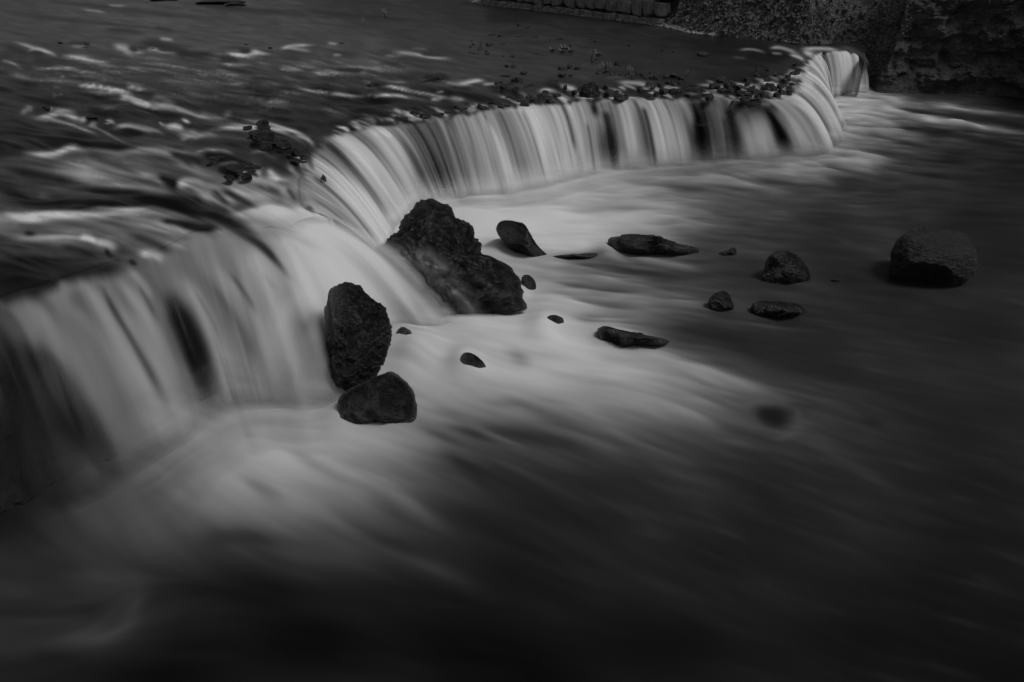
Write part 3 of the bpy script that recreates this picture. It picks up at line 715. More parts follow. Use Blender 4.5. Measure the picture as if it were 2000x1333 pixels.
# ------------------------------------------------------------------ upper river
rx_ = lod_axis(-690, 2400, -30, 1720, 2.3, 14); ry_ = np.concatenate([np.arange(-59, -4, 5), np.arange(-4, 640, 2.0), np.arange(640, 900, 8)])
X, Y = np.meshgrid(rx_, ry_)
ins = inside(X, Y, poly)
dl = polydist(X, Y, lipcurve)
sd = np.where(ins, -dl, dl)
Z = sample_grid(zup, X, Y)
P = at(X, Y, Z)
dep = P[..., 1] * CP + (CAM_H - P[..., 2]) * SP
mpp = dep / FPX
sdm = sd * mpp                                            # metres beyond the lip
wave = smooth(Y, 60, 190) * smooth(X, 1450, 900) + .12
wave = wave * (1 - .85 * smooth(polydist(P[..., 0], P[..., 1], np.vstack([cr(at([p[0] for p, _, _ in L], [p[1] for p, _, _ in L], [z for _, _, z in L])[:, :2], 6) for L in (LIPA, LIPB)])), 1.8, .3))
P[..., 2] += wave * (.035 * sample_grid(m1, X, Y) + .055 * sample_grid(m0, X, Y) + .012 * sample_grid(m2, X, Y))
lw = np.vstack([cr(at([p[0] for p, _, _ in L], [p[1] for p, _, _ in L], [z for _, _, z in L])[:, :2], 6) for L in (LIPA, LIPB)])
dw = polydist(P[..., 0], P[..., 1], lw)
sdm = np.where(ins, -dw, dw)
out_ = np.clip(sdm, 0, None)
P[..., 2] -= .55 * out_ + 1.2 * out_ ** 1.5 + .06 * smooth(sdm, -.4, .1)
u_, w_, _ = proj(P)
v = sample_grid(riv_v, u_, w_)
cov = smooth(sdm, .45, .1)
river = obj("river_water", new_mesh("river_water", P, grid_faces(*X.shape, keep=(sdm < .5) & (P[..., 2] > 1.2)), M_RIVER, attrs={"foam": foam_light_of(v, 14), "cover": cov}))
tag(river, kind="structure")

# ------------------------------------------------------------------ the rock ledge under the falls and the falling water
def lip_columns(L, step):
    lp = np.array([p for p, _, _ in L], float); bp_ = np.array([b for _, b, _ in L], float); z = np.array([q for _, _, q in L])
    A = at(lp[:, 0], lp[:, 1], z); B = at(bp_[:, 0], bp_[:, 1], 0)
    key = cr(np.hstack([A, B, lp[:, :1]]), 24)
    seg = np.linalg.norm(np.diff(key[:, :2], axis=0), axis=1)
    # columns spaced by their size in view
    lu, lv, ld = proj(key[:, :3]); bu, bv, bd = proj(key[:, 3:6])
    sp = np.maximum(np.hypot(np.diff(lu), np.diff(lv)), np.hypot(np.diff(bu), np.diff(bv)))
    s = np.concatenate([[0], np.cumsum(sp)])
    sm = np.concatenate([[0], np.cumsum(seg)])
    q = np.arange(0, s[-1], step)
    K = np.stack([np.interp(q, s, key[:, i]) for i in range(7)], -1)
    return K[:, :3], K[:, 3:6], K[:, 6], np.interp(q, s, sm)

def ledge(L, name, seed):
    A, B, lx, sm = lip_columns(L, 5)
    n = len(A)
    d = (B - A)[:, :2]; thr = np.linalg.norm(d, axis=1); d = d / np.maximum(thr, .1)[:, None]
    rows = []
    # from upstream over the top edge and down to the pool
    prof = [(-3.0, -1.3), (-1.5, -.9), (-.7, -.5), (-.4, -.32)] + [(-.3 + .012 * k, -.25 - k * .11) for k in range(36)]
    V = np.zeros((len(prof), n, 3))
    for i, (o, dz) in enumerate(prof):
        V[i, :, :2] = A[:, :2] + d * (o + (np.clip((i - 4) / 27.0, 0, 1) ** 1.6 * .75 * thr)[:, None])
        V[i, :, 2] = A[:, 2] + dz
    Q = V * np.array([1.0, 1.0, .9])
    blk = noise3(Q * 1.1, seed); crk = np.abs(fbm3(Q * 2.3, 3, seed + 4)); fin = fbm3(Q * 6, 2, seed + 7)
    disp = .14 * np.round(blk * 3) / 3 + .1 * blk - .3 * crk + .05 * fin - .12
    down = np.clip((np.arange(len(prof)) - 3) / 3, 0, 1)[:, None]
    disp = np.clip(disp * np.clip(thr / 2.5, .15, 1), -1, .12)
    V[..., 0] += d[:, 0] * disp * down; V[..., 1] += d[:, 1] * disp * down
    V[..., 2] += .05 * fin * (1 - down)
    o = obj(name, new_mesh(name, V, grid_faces(len(prof), n), M_LEDGE, smooth_shade=False))
    return tag(o, kind="structure")
ledge(LIPA[:18], "rock_ledge", 40)
ledge(LIPB[2:], "rock_ledge", 60)

FALLA = [(640,290,70),(690,260,80),(700,290,118),(615,340,112),(680,400,138),(740,440,150),(720,340,125),(760,280,112),(760,370,110),(820,280,84),(830,360,58),(870,290,84),(870,370,62),(910,290,98),(930,370,112),(960,270,130),(990,370,128),
(1050,270,136),(1080,340,128),(1130,280,118),(1140,330,112),(1195,300,62),(1230,270,130),(1225,320,120),(1258,270,78),(1290,290,140),(1330,300,132),(1365,270,26),(1400,260,104),(1430,270,70),(1470,270,128),(1500,290,136),(1532,280,44),(1560,270,128),(1600,260,130),
(1625,220,122),(1600,150,132),(1650,140,138),(1675,160,130),(1605,120,128),(1580,190,118),(1180,220,110),(1100,220,120),(1350,215,90),(1450,215,110),(1520,220,112),(960,235,100),(800,262,92),(870,240,86),(640,430,128),(600,380,100)]
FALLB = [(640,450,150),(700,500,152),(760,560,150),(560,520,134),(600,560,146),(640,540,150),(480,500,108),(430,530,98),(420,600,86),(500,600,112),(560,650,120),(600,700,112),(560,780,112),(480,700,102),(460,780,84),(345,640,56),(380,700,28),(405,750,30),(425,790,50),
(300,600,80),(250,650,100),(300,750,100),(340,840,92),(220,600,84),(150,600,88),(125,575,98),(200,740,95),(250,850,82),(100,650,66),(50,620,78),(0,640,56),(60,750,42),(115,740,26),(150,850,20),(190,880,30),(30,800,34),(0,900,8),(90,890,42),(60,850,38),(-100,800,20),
(180,930,55),(800,620,140),(850,620,125),(540,470,130),(600,450,140),(350,560,90),(320,540,85),(240,560,70),(520,540,125),(360,520,95),(660,700,100),(640,780,95)]  # near fall toned down overall: vignette painted in as thinner foam
def curtain(L, samples, name, seed, step, nu, gaps, v_in, con=.27, tw=.12, jit=1.0, efade=0, arch=.25, wts=(.9, .8, .5, .28), veil=False, paint=None):
    A, B, lx, sm = lip_columns(L, step)
    n = len(A)
    u = np.concatenate([np.linspace(-.16, 0, 8, endpoint=False), np.linspace(0, 1.03, nu)])
    U = u[:, None]; S = sm[None, :]
    up = np.clip(U, 0, None)
    d = (B - A)[:, :2]; thr = np.linalg.norm(d, axis=1); dn = d / np.maximum(thr, .1)[:, None]
    over = np.clip(.75 - .0 * thr, 0, 1)
    # nappe: leaves the edge level and bends down
    P = np.zeros((len(u), n, 3))
    P[..., 0] = A[:, 0] + d[:, 0] * U; P[..., 1] = A[:, 1] + d[:, 1] * U
    zf = arch * up + (1 - arch) * up ** 2
    P[..., 2] = A[:, 2] * (1 - zf) + .006
    # strands
    wob = .22 * noise2(S * .7, U * 1.3, seed + 9) * smooth(U, 0, 1)
    s1 = noise2(S * .9 + wob, U * .35 + 0 * S, seed); s2 = noise2(S * 2.6 + wob * 2, U * .5 + 0 * S, seed + 1); s3 = noise2(S * 7.0 + wob, U * .7 + 0 * S, seed + 2); s4 = noise2(S * 17.0, U * .8 + 0 * S, seed + 3)
    strand = wts[0] * s1 + wts[1] * s2 + wts[2] * s3 + wts[3] * s4
    bump = (.16 * s1 + .10 * s2 + .035 * s3) * smooth(U, .0, .35)
    P[..., 0] += dn[:, 0] * bump; P[..., 1] += dn[:, 1] * bump
    P[..., 2] += .05 * s2 * smooth(U, -.1, .05) * smooth(U, .5, .1)
    pu, pv, _ = proj(P)
    jj0 = np.arange(0, n, 4); ii0 = np.arange(0, len(u), 3)
    num = 0; den = 0
    LU = float(np.median(np.abs(pv[-1] - pv[8])))
    for sx, sy, sv in samples:
        k = np.argmin((pu[8::2, ::2] - sx) ** 2 + (pv[8::2, ::2] - sy) ** 2)
        ki, kj = divmod(k, pu[8::2, ::2].shape[1]); ki = 8 + ki * 2; kj *= 2
        d2 = ((jj0[None, :] - kj) * step) ** 2 + ((u[ii0] - u[ki])[:, None] * LU * .30) ** 2 + 36
        w = d2 ** -2.1
        num = num + w * sv; den = den + w
    v = num / den
    II, JJ = np.meshgrid(np.arange(len(u)) / 3.0, np.arange(n) / 4.0, indexing='ij')
    v = sample_grid(v, JJ, II, 0, 0, 1)
    if paint is not None:
        v = v * (1 - sample_grid(paint[1], pu, pv)) + sample_grid(paint[0], pu, pv)
    strand = np.sign(strand) * np.abs(strand) ** .85
    v = v * (1.10 + con * strand * smooth(U, 0, .2) * (1 - .5 * smooth(U, .75, 1.0)))
    start = .05 + jit * (.10 * noise1(S * 1.5, seed + 5) + .08 * noise1(S * 4.2, seed + 6) + .03 * noise1(S * 10, seed + 8))
    on = smooth(U, start - tw * .4, start + tw * .6)
    vr = np.minimum(sample_grid(riv_v, pu, pv), 150)
    cover = np.clip(.86 + (v / v_in - .75) * .9 + .15 * strand, .0, 1)
    cover = 1 - (1 - cover) * smooth(U, .0, .14)
    v = vr + (v - vr) * on
    for gx, hw, u0, u1, dk in gaps:
        g = np.exp(-(((lx[None, :] + U * 0) - gx) / hw) ** 2 * 1.2) * smooth(U, u0 - .08, u0 + .05) * smooth(U, u1 + .1, u1 - .08)
        cover = cover * (1 - dk * g); v = v * (1 - .35 * dk * g)
    if veil:                                               # a thinner outer sheet of spray in front
        P[..., 0] += dn[:, 0] * (.16 + .08 * s1) * smooth(U, .05, .5); P[..., 1] += dn[:, 1] * (.16 + .08 * s1) * smooth(U, .05, .5)
        cover = .7 * smooth(s1 + .6 * s2 + .15 * s3, .12, .75) * smooth(U, start + .06, start + .3) * smooth(cover, .45, .8)
        v = v * 1.18
    foot = smooth(U, .90, 1.02)
    cover = np.clip(cover, 0, 1)
    cover = cover * (1 - foot * .96)
    cover *= smooth(U, -.12, -.03)
    if efade: cover = cover * smooth(np.arange(n) * step, 0, efade)[None, :]
    pp = np.minimum(sample_grid(pool_v, pu, pv), 160)
    v = v + (np.maximum(pp, v * .9) - v) * smooth(U, .72, .98) * .9
    o = obj(name, new_mesh(name, P, grid_faces(len(u), n), M_FALL, attrs={"foam": foam_light_of(v, 12), "cover": cover}))
    return tag(o, kind="structure")
GA = [(1152,9,.0,.35,.9),(1345,13,-.05,1.1,.95),(1362,6,.0,1.1,.6),(1092,5,.05,.7,.6),(1172,9,.35,1.1,.75),(1244,5,.3,1.1,.7),(1408,7,.35,1.1,.5),(1470,7,.15,1.1,.85),(1395,5,.5,1.1,.4),
      (800,5,.1,1.1,.55),(826,4,.1,1.1,.5),(780,3,.2,1.1,.4),(1130,4,.5,1.1,.45),(1010,3,.2,.9,.3),(1560,3,.3,.8,.3)]
GB = [(312,22,.15,.93,.96),(95,14,.35,1.1,.8),(62,10,.25,1.0,.5),(-10,14,.4,1.1,.7),(-60,30,.5,1.1,.6),(150,6,.3,.8,.25),(20,8,.15,.6,.4)]
curtain(LIPA, FALLA, "waterfall", 80, 1.6, 70, GA, 128.0, con=.40)
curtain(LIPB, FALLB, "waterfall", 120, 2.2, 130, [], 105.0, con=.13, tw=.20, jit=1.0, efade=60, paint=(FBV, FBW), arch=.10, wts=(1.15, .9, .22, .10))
curtain(LIPA, FALLA, "falling_spray", 81, 3.0, 50, GA, 128.0, con=.15, wts=(.9, .8, .2, .1), veil=True)
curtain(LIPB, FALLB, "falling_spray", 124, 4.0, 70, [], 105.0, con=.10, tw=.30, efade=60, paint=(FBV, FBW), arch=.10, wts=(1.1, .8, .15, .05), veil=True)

# ------------------------------------------------------------------ spray hanging over the foot of the falls
M_SPRAY = water_material("spray", dark=.01, rough=.8, alpha=True, spec=.0)
def spray(L, name, rad, seed):
    A, B, lx, sm = lip_columns(L, 9)
    n = len(A)
    d = (B - A)[:, :2]; d /= np.maximum(np.linalg.norm(d, axis=1), .1)[:, None]
    me_v, me_f, me_c, me_w = [], [], [], []
    off = 0
    for k, R_ in enumerate(rad):
        a = np.linspace(0, math.pi * .8, 18)
        V = np.zeros((18, n, 3))
        rr = R_ * (1 + .35 * noise1(sm * .8 + k * 9, seed) + .15 * noise1(sm * 2.4, seed + k))
        for i, t in enumerate(a):
            V[i, :, :2] = B[:, :2] + d * (math.cos(t) * 1.5 * rr[:, None] + .1)
            V[i, :, 2] = math.sin(t) * rr + .02
        pu, pv, _ = proj(V)
        bv = sample_grid(pool_v, pu[0], pv[0])
        cov = .36 * (1 - np.sin(a)) [:, None] ** .8 * smooth(a, 0, .5)[:, None] * smooth(bv, 45, 110)[None, :] * smooth(a, math.pi * .8, 1.7)[:, None]
        cov *= smooth(np.arange(n), 0, 5)[None, :] * smooth(np.arange(n)[::-1], 0, 5)[None, :]
        me_v.append(V.reshape(-1, 3)); me_f.append(grid_faces(18, n) + off); off += 18 * n
        me_c.append(np.clip(cov, 0, 1).ravel()); me_w.append(np.repeat(foam_light_of(np.minimum(bv, 150), 12)[None], 18, 0).ravel())
    o = obj(name, new_mesh(name, np.vstack(me_v), np.vstack(me_f), M_SPRAY, attrs={"foam": np.concatenate(me_w), "cover": np.concatenate(me_c)}))
    return tag(o, kind="stuff")
spray(LIPA[7:15], "spray", (.3, .5, .75, 1.0), 5)
spray(LIPB[5:], "spray", (.3, .55, .85, 1.2), 6)

# ------------------------------------------------------------------ cliff, bank and dressed wall along the far side
BASE = [((-500,-45),3.0),((200,-40),3.0),((560,-22),3.0),((870,0),3.0),((950,10),3.0),((1040,20),3.0),((1180,37),3.0),((1290,51),3.0),((1360,66),3.0),((1470,76),3.0),((1560,84),3.0),((1645,87),2.78),((1672,89),2.7),((1696,130),1.5),
        ((1712,182),0),((1780,183),0),((1880,184),0),((2000,193),0),((2200,212),0),((2450,240),0),((2900,300),0)]
bp = np.array([at(p[0], p[1], z)[:2] for p, z in BASE])
bc = cr(bp, 30)
sl = np.concatenate([[0], np.cumsum(np.linalg.norm(np.diff(bc, axis=0), axis=1))])
pxs = np.interp(np.linspace(0, len(BASE) - 1, len(bc)), np.arange(len(BASE)), [p[0][0] for p in BASE])
def cliff_sheet(name, pa, pb, step, hts, slopes, mat, seed, rough, z0=-.6):
    s0 = np.interp(pa, pxs, sl); s1 = np.interp(pb, pxs, sl)
    q = np.arange(s0, s1, step)
    x = np.interp(q, sl, bc[:, 0]); y = np.interp(q, sl, bc[:, 1]); pp = np.interp(q, sl, pxs)
    k = 14
    tx = np.gradient(np.convolve(np.pad(x, k, mode='edge'), np.ones(2 * k + 1) / (2 * k + 1), 'valid')); ty = np.gradient(np.convolve(np.pad(y, k, mode='edge'), np.ones(2 * k + 1) / (2 * k + 1), 'valid'))
    L = np.hypot(tx, ty) + 1e-9
    nx, ny = -ty / L, tx / L                               # away from the water
    base = np.interp(pp, [1600, 1700], [3.0, 0.0])
    h = np.concatenate([np.linspace(z0, 0, 5, endpoint=False), hts])
    slope = np.interp(pp, slopes[0], slopes[1])             # run per metre of rise
    V = np.zeros((len(h), len(q), 3))
    for i, hh in enumerate(h):
        rel = np.clip(hh - base, 0, None)
        run = rel * slope + .25 * np.clip(hh, 0, base) * 0.12
        V[i, :, 0] = x + nx * run; V[i, :, 1] = y + ny * run; V[i, :, 2] = hh
    return V, nx, ny, pp
# rock face: overhanging broken layers
hts = np.concatenate([np.arange(0, 9, .09), np.arange(9, 14, .35)])
V, nx, ny, pp = cliff_sheet("cliff", 1235, 2900, .10, hts, ([1235, 1300, 1640, 1690, 1760, 1900, 2900], [.75, .95, .85, .5, .30, .16, .12]), None, 5, 1)
Q = V.copy()
lay = fbm3(np.stack([Q[..., 0] * .25, Q[..., 1] * .25, Q[..., 2] * 1.3 + .9 * noise3(Q * .3, 4)], -1), 4, 31)
big = fbm3(Q * .28, 3, 33); med = fbm3(Q * np.array([1.1, 1.1, .8]), 5, 35, gain=.6); rid = np.abs(fbm3(Q * .75, 4, 37)); blk = noise3(Q * np.array([1.6, 1.6, 1.3]), 39)
face = smooth(pp, 1640, 1780)[None, :]
amp_low = .25 + .75 * smooth(V[..., 2], .1, 1.2)
dd = (face * (.9 * big + .55 * lay + .3 * np.round(blk * 2.5) / 2.5 - .55 * rid) + (1 - face) * (.5 * big - .25 * rid) + .45 * med) * amp_low
dd = dd * (.45 + .55 * smooth(pp, 1690, 1760)[None, :]) + .15
dd = np.where((pp > 1600) & (pp < 1715), np.abs(dd), dd)
V[..., 0] += nx * dd; V[..., 1] += ny * dd; V[..., 2] += (.25 * med + .1 * blk + .12 * fbm3(Q * 3.5, 3, 58) * (1 - face)) * (V[..., 2] > 3.05 - 2.8 * face)
edge = smooth(face + .5 * noise3(Q * .6, 71) + .25 * noise3(Q * 2.1, 72), .75, .25)
m, n_c, l_c, b_c = mat_new("cliff_and_scrub")
M_CLIFFB = rock_material("cliff_face", .045, .17, .8, .75, 1.0, dist=.25)
# the same rock with scrub growing over it where the attribute says so
nt = M_CLIFFB.node_tree; bs = nt.nodes["Principled BSDF"]
src = bs.inputs["Base Color"].links[0].from_socket
at1 = nt.nodes.new("ShaderNodeAttribute"); at1.attribute_name = "scrub"
tcx = nt.nodes.new("ShaderNodeTexCoord")
t4 = nt.nodes.new("ShaderNodeTexNoise"); t4.inputs["Scale"].default_value = 5.0; t4.inputs["Detail"].default_value = 7; t4.inputs["Roughness"].default_value = .75
nt.links.new(tcx.outputs["Object"], t4.inputs["Vector"])
cc = ramp(nt.nodes, nt.links, t4.outputs["Fac"], [(.38, .03), (.5, .14), (.6, .32), (.72, .65)])
mxx = nt.nodes.new("ShaderNodeMix"); mxx.data_type = 'RGBA'
nt.links.new(at1.outputs["Fac"], mxx.inputs["Factor"]); nt.links.new(src, mxx.inputs["A"]); nt.links.new(cc, mxx.inputs["B"]); nt.links.new(mxx.outputs["Result"], bs.inputs["Base Color"])
cl = obj("cliff", new_mesh("cliff", V, grid_faces(*V.shape[:2]), M_CLIFFB, smooth_shade=False, attrs={"scrub": edge})); tag(cl, kind="structure")
bankP = V[(V[..., 2] > 3.0) & (V[..., 2] < 8.5) & (edge > .3)].reshape(-1, 3)
cliffP = None
# low shore behind the wall and to the far left
hts = np.concatenate([np.arange(0, 3, 1.0), np.arange(3, 6, .4), np.arange(6, 14, 1)])
V, nx, ny, pp = cliff_sheet("shore", -500, 1290, .5, hts, ([-500, 1290], [1.6, 1.0]), M_BANK, 6, 1)
dd = .5 * fbm3(V * .3, 3, 61) + .9
V[..., 0] += nx * dd; V[..., 1] += ny * dd
tag(obj("far_shore", new_mesh("far_shore", V, grid_faces(*V.shape[:2]), M_BANK, smooth_shade=False)), kind="structure")

# ------------------------------------------------------------------ stones
import bmesh
_ico = {}
def ico(level):
    if level not in _ico:
        bm = bmesh.new(); bmesh.ops.create_icosphere(bm, subdivisions=level, radius=1.0)
        _ico[level] = (np.array([v.co[:] for v in bm.verts]), np.array([[v.index for v in f.verts] for f in bm.faces]))
        bm.free()
    return _ico[level]
def facet(V, seed, n=14, lo=.62, hi=.9):
    r = np.random.default_rng(seed)
    for k in range(n):
        d = r.normal(size=3); d /= np.linalg.norm(d); h = r.uniform(lo, hi)
        t = V @ d
        V = V - np.where(t > h, (t - h) * .92, 0)[:, None] * d
    return V
RIGHT = np.array([1.0, 0, 0]); UP = np.array([0, SP, CP]); BACK = np.array([0, -CP, SP])
def boulder(name, outline, label, cat, seed, mat, level=5, depth=.8, foot=None, nfac=12, rough=.06, group=None, lift=None, boxy=.40):
    O = cr(list(outline) + [outline[0]], 6)
    cx = (O[:, 0].max() + O[:, 0].min()) / 2; cy = (O[:, 1].max() + O[:, 1].min()) / 2
    foot = foot or O[:, 1].max() - 4
    f0 = at(cx, foot, 0)
    wpx = (O[:, 0].max() - O[:, 0].min()) / 2
    dep = f0[1] * CP + CAM_H * SP
    dep = dep + depth * .6 * wpx * dep / FPX
    m = dep / FPX
    C = np.array([(cx - 1000) * m, 0, 0]) + np.array([0, CP, -SP]) * dep + UP * (-(cy - 666.5) * m)
    C[2] += CAM_H
    ang = np.arctan2(-(O[:, 1] - cy), O[:, 0] - cx); rad = np.hypot(O[:, 0] - cx, O[:, 1] - cy) * m
    o_ = np.argsort(ang); ang, rad = ang[o_], rad[o_]
    ang = np.concatenate([ang - 2 * math.pi, ang, ang + 2 * math.pi]); rad = np.tile(rad, 3)
    S, F = ico(level)
    ph = np.arctan2(S[:, 1], S[:, 0]); R = np.interp(ph, ang, rad)
    w = wpx * m
    # cut facets in the unit ball, then stretch to the outline
    rr_ = np.random.default_rng(seed)
    fb = S.copy()
    for k in range(nfac):
        zc = rr_.uniform(.45, .95) * (1 if rr_.random() < .75 else -1); a_ = rr_.uniform(0, 6.283); q_ = math.sqrt(1 - zc * zc)
        dcut = np.array([q_ * math.cos(a_), q_ * math.sin(a_), zc]); hcut = rr_.uniform(.62, .88)
        t_ = fb @ dcut
        fb = fb - np.where(t_ > hcut, (t_ - hcut) * .97, 0)[:, None] * dcut
    keep_ = smooth(np.abs(S[:, 2]), .0, .34)[:, None]
    fb = S * (1 - keep_) + fb * keep_
    ph = np.arctan2(fb[:, 1], fb[:, 0]); R = np.interp(ph, ang, rad)
    rho = np.hypot(fb[:, 0], fb[:, 1]) ** (boxy * 1.9)
    V = np.stack([np.cos(ph) * R * rho, np.sin(ph) * R * rho, fb[:, 2] * w * depth], -1)
    Wd = V @ np.stack([RIGHT, UP, BACK])
    sc = 1.6 / max(w, .25)
    nd = rough * w * (.8 * fbm3(Wd * sc + seed, 3, seed) - .6 * np.abs(fbm3(Wd * sc * 1.9 + seed, 4, seed + 3)) ** .7 + .55 * fbm3(Wd * sc * 6, 4, seed + 5, gain=.65) + .35 * np.round(noise3(Wd * sc * 2.2, seed + 9) * 2.5) / 2.5)
    nn = Wd / (np.linalg.norm(Wd, axis=1)[:, None] + 1e-6)
    Wd = Wd + nn * nd[:, None]
    me = new_mesh(name, Wd, F, mat)
    o = obj(name, me); o.location = C
    return tag(o, label, cat, group)

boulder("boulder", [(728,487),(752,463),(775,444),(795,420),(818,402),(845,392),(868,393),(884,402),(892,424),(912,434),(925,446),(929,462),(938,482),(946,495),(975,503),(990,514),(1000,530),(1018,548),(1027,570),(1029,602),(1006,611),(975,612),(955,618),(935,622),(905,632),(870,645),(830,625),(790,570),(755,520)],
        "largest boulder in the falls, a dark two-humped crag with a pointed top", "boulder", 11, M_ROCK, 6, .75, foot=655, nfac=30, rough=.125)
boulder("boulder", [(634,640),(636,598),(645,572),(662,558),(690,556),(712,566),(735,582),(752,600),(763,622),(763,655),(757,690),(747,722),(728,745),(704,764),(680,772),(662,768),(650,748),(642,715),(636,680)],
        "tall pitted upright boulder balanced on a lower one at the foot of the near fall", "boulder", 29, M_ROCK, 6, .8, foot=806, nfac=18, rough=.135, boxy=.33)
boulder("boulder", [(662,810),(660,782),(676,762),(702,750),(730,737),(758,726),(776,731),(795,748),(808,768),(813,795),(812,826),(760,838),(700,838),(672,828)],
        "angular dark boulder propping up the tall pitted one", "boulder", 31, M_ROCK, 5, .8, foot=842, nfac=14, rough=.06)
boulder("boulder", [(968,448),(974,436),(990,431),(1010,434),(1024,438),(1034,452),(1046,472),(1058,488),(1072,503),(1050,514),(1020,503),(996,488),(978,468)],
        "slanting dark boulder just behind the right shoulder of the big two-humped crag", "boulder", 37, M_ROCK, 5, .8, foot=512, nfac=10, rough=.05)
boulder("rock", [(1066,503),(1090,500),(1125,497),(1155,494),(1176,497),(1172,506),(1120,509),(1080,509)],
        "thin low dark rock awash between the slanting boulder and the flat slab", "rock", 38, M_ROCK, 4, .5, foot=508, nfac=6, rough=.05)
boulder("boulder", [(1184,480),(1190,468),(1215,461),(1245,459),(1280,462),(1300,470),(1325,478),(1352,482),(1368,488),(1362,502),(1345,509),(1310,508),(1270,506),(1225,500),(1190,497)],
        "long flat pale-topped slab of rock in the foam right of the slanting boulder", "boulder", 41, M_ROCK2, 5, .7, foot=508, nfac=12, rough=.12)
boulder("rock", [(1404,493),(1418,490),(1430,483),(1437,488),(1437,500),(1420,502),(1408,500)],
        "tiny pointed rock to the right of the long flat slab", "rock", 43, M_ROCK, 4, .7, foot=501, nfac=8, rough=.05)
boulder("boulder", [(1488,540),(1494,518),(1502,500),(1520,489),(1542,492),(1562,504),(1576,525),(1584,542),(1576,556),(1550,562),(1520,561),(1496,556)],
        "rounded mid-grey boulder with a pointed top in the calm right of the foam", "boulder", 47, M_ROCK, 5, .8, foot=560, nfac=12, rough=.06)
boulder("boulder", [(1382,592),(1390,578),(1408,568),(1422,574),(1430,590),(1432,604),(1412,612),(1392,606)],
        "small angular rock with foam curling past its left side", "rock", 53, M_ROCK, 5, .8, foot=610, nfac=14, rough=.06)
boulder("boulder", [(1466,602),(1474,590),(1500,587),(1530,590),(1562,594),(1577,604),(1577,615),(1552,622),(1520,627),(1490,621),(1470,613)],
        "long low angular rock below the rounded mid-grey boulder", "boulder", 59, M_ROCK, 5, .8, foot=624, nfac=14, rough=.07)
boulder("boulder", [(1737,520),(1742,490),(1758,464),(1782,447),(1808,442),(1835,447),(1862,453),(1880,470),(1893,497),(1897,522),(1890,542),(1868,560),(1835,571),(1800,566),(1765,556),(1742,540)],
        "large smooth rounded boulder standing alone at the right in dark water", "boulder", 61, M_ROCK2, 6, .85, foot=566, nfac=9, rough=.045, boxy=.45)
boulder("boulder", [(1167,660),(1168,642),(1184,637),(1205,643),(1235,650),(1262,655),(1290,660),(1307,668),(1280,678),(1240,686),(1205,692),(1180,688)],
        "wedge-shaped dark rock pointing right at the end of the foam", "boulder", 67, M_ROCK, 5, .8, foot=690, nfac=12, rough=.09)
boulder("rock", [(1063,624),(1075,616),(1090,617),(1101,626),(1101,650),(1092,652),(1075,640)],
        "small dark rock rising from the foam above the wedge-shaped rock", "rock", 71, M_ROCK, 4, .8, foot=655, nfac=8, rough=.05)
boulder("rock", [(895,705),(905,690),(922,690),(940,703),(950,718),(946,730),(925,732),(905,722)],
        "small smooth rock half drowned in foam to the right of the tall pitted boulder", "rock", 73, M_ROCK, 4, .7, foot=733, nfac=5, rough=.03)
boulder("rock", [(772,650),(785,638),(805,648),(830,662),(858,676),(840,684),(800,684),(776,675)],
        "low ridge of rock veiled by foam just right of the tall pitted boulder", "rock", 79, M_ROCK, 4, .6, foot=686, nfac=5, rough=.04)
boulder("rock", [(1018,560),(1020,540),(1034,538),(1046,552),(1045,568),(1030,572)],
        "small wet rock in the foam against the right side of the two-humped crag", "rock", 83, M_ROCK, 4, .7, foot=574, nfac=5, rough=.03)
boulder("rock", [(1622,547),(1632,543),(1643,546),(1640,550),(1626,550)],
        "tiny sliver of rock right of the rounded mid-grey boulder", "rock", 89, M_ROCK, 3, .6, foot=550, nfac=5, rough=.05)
boulder("rock", [(1360,64),(1366,52),(1380,44),(1398,46),(1408,56),(1410,72),(1388,76),(1364,72)],
        "broad grey boulder at the water's edge below the overgrown bank", "boulder", 97, M_WALL, 4, .7, foot=75, nfac=10, rough=.08).location += Vector((0, 0, 0))

# water running thinly over the boulders
M_FILM = water_material("water_film", dark=.01, rough=.4, alpha=True, spec=.3)
def film(o, name, swell, paint):
    me0 = o.data
    V = np.zeros(len(me0.vertices) * 3, np.float32); me0.vertices.foreach_get("co", V); V = V.reshape(-1, 3).astype(float)
    F = np.zeros(len(me0.polygons) * 3, np.int32); me0.polygons.foreach_get("vertices", F); F = F.reshape(-1, 3)
    nrm = V / (np.linalg.norm(V, axis=1)[:, None] + 1e-6)
    W = V * (1 + swell) + np.array(o.location)
    pu, pv, _ = proj(W)
    v, c = paint(pu, pv, W)
    keep = (c[F].max(1) > .01) & ((W[F].mean(1) - np.array([0, 0, CAM_H])) @ np.array([0, 1, 0]) > 0)
    cen = nrm[F].mean(1)
    keep &= (cen @ np.array([0, -CP, SP])) > -.25
    F = F[keep]
    q = obj(name, new_mesh(name, W, F, M_FILM, attrs={"foam": foam_light_of(v, 12), "cover": np.clip(c, 0, 1)}))
    return tag(q, kind="stuff")
def side_of(pts, X, Y):
    C = cr(pts, 8); best = np.full(X.shape, 1e9); sg = np.zeros(X.shape)
    for a, b in zip(C[:-1], C[1:]):
        d = b - a; L2 = (d * d).sum() + 1e-9
        t = np.clip(((X - a[0]) * d[0] + (Y - a[1]) * d[1]) / L2, 0, 1)
        ex, ey = X - a[0] - t * d[0], Y - a[1] - t * d[1]
        D = np.hypot(ex, ey); cl_ = D < best
        best = np.where(cl_, D, best); sg = np.where(cl_, np.sign(d[0] * (Y - a[1]) - d[1] * (X - a[0])), sg)
    return best * sg                                        # positive below / left of a path that runs right
def gl(X, Y, x, y, sx, sy): return np.exp(-((X - x) / sx) ** 2 - ((Y - y) / sy) ** 2)
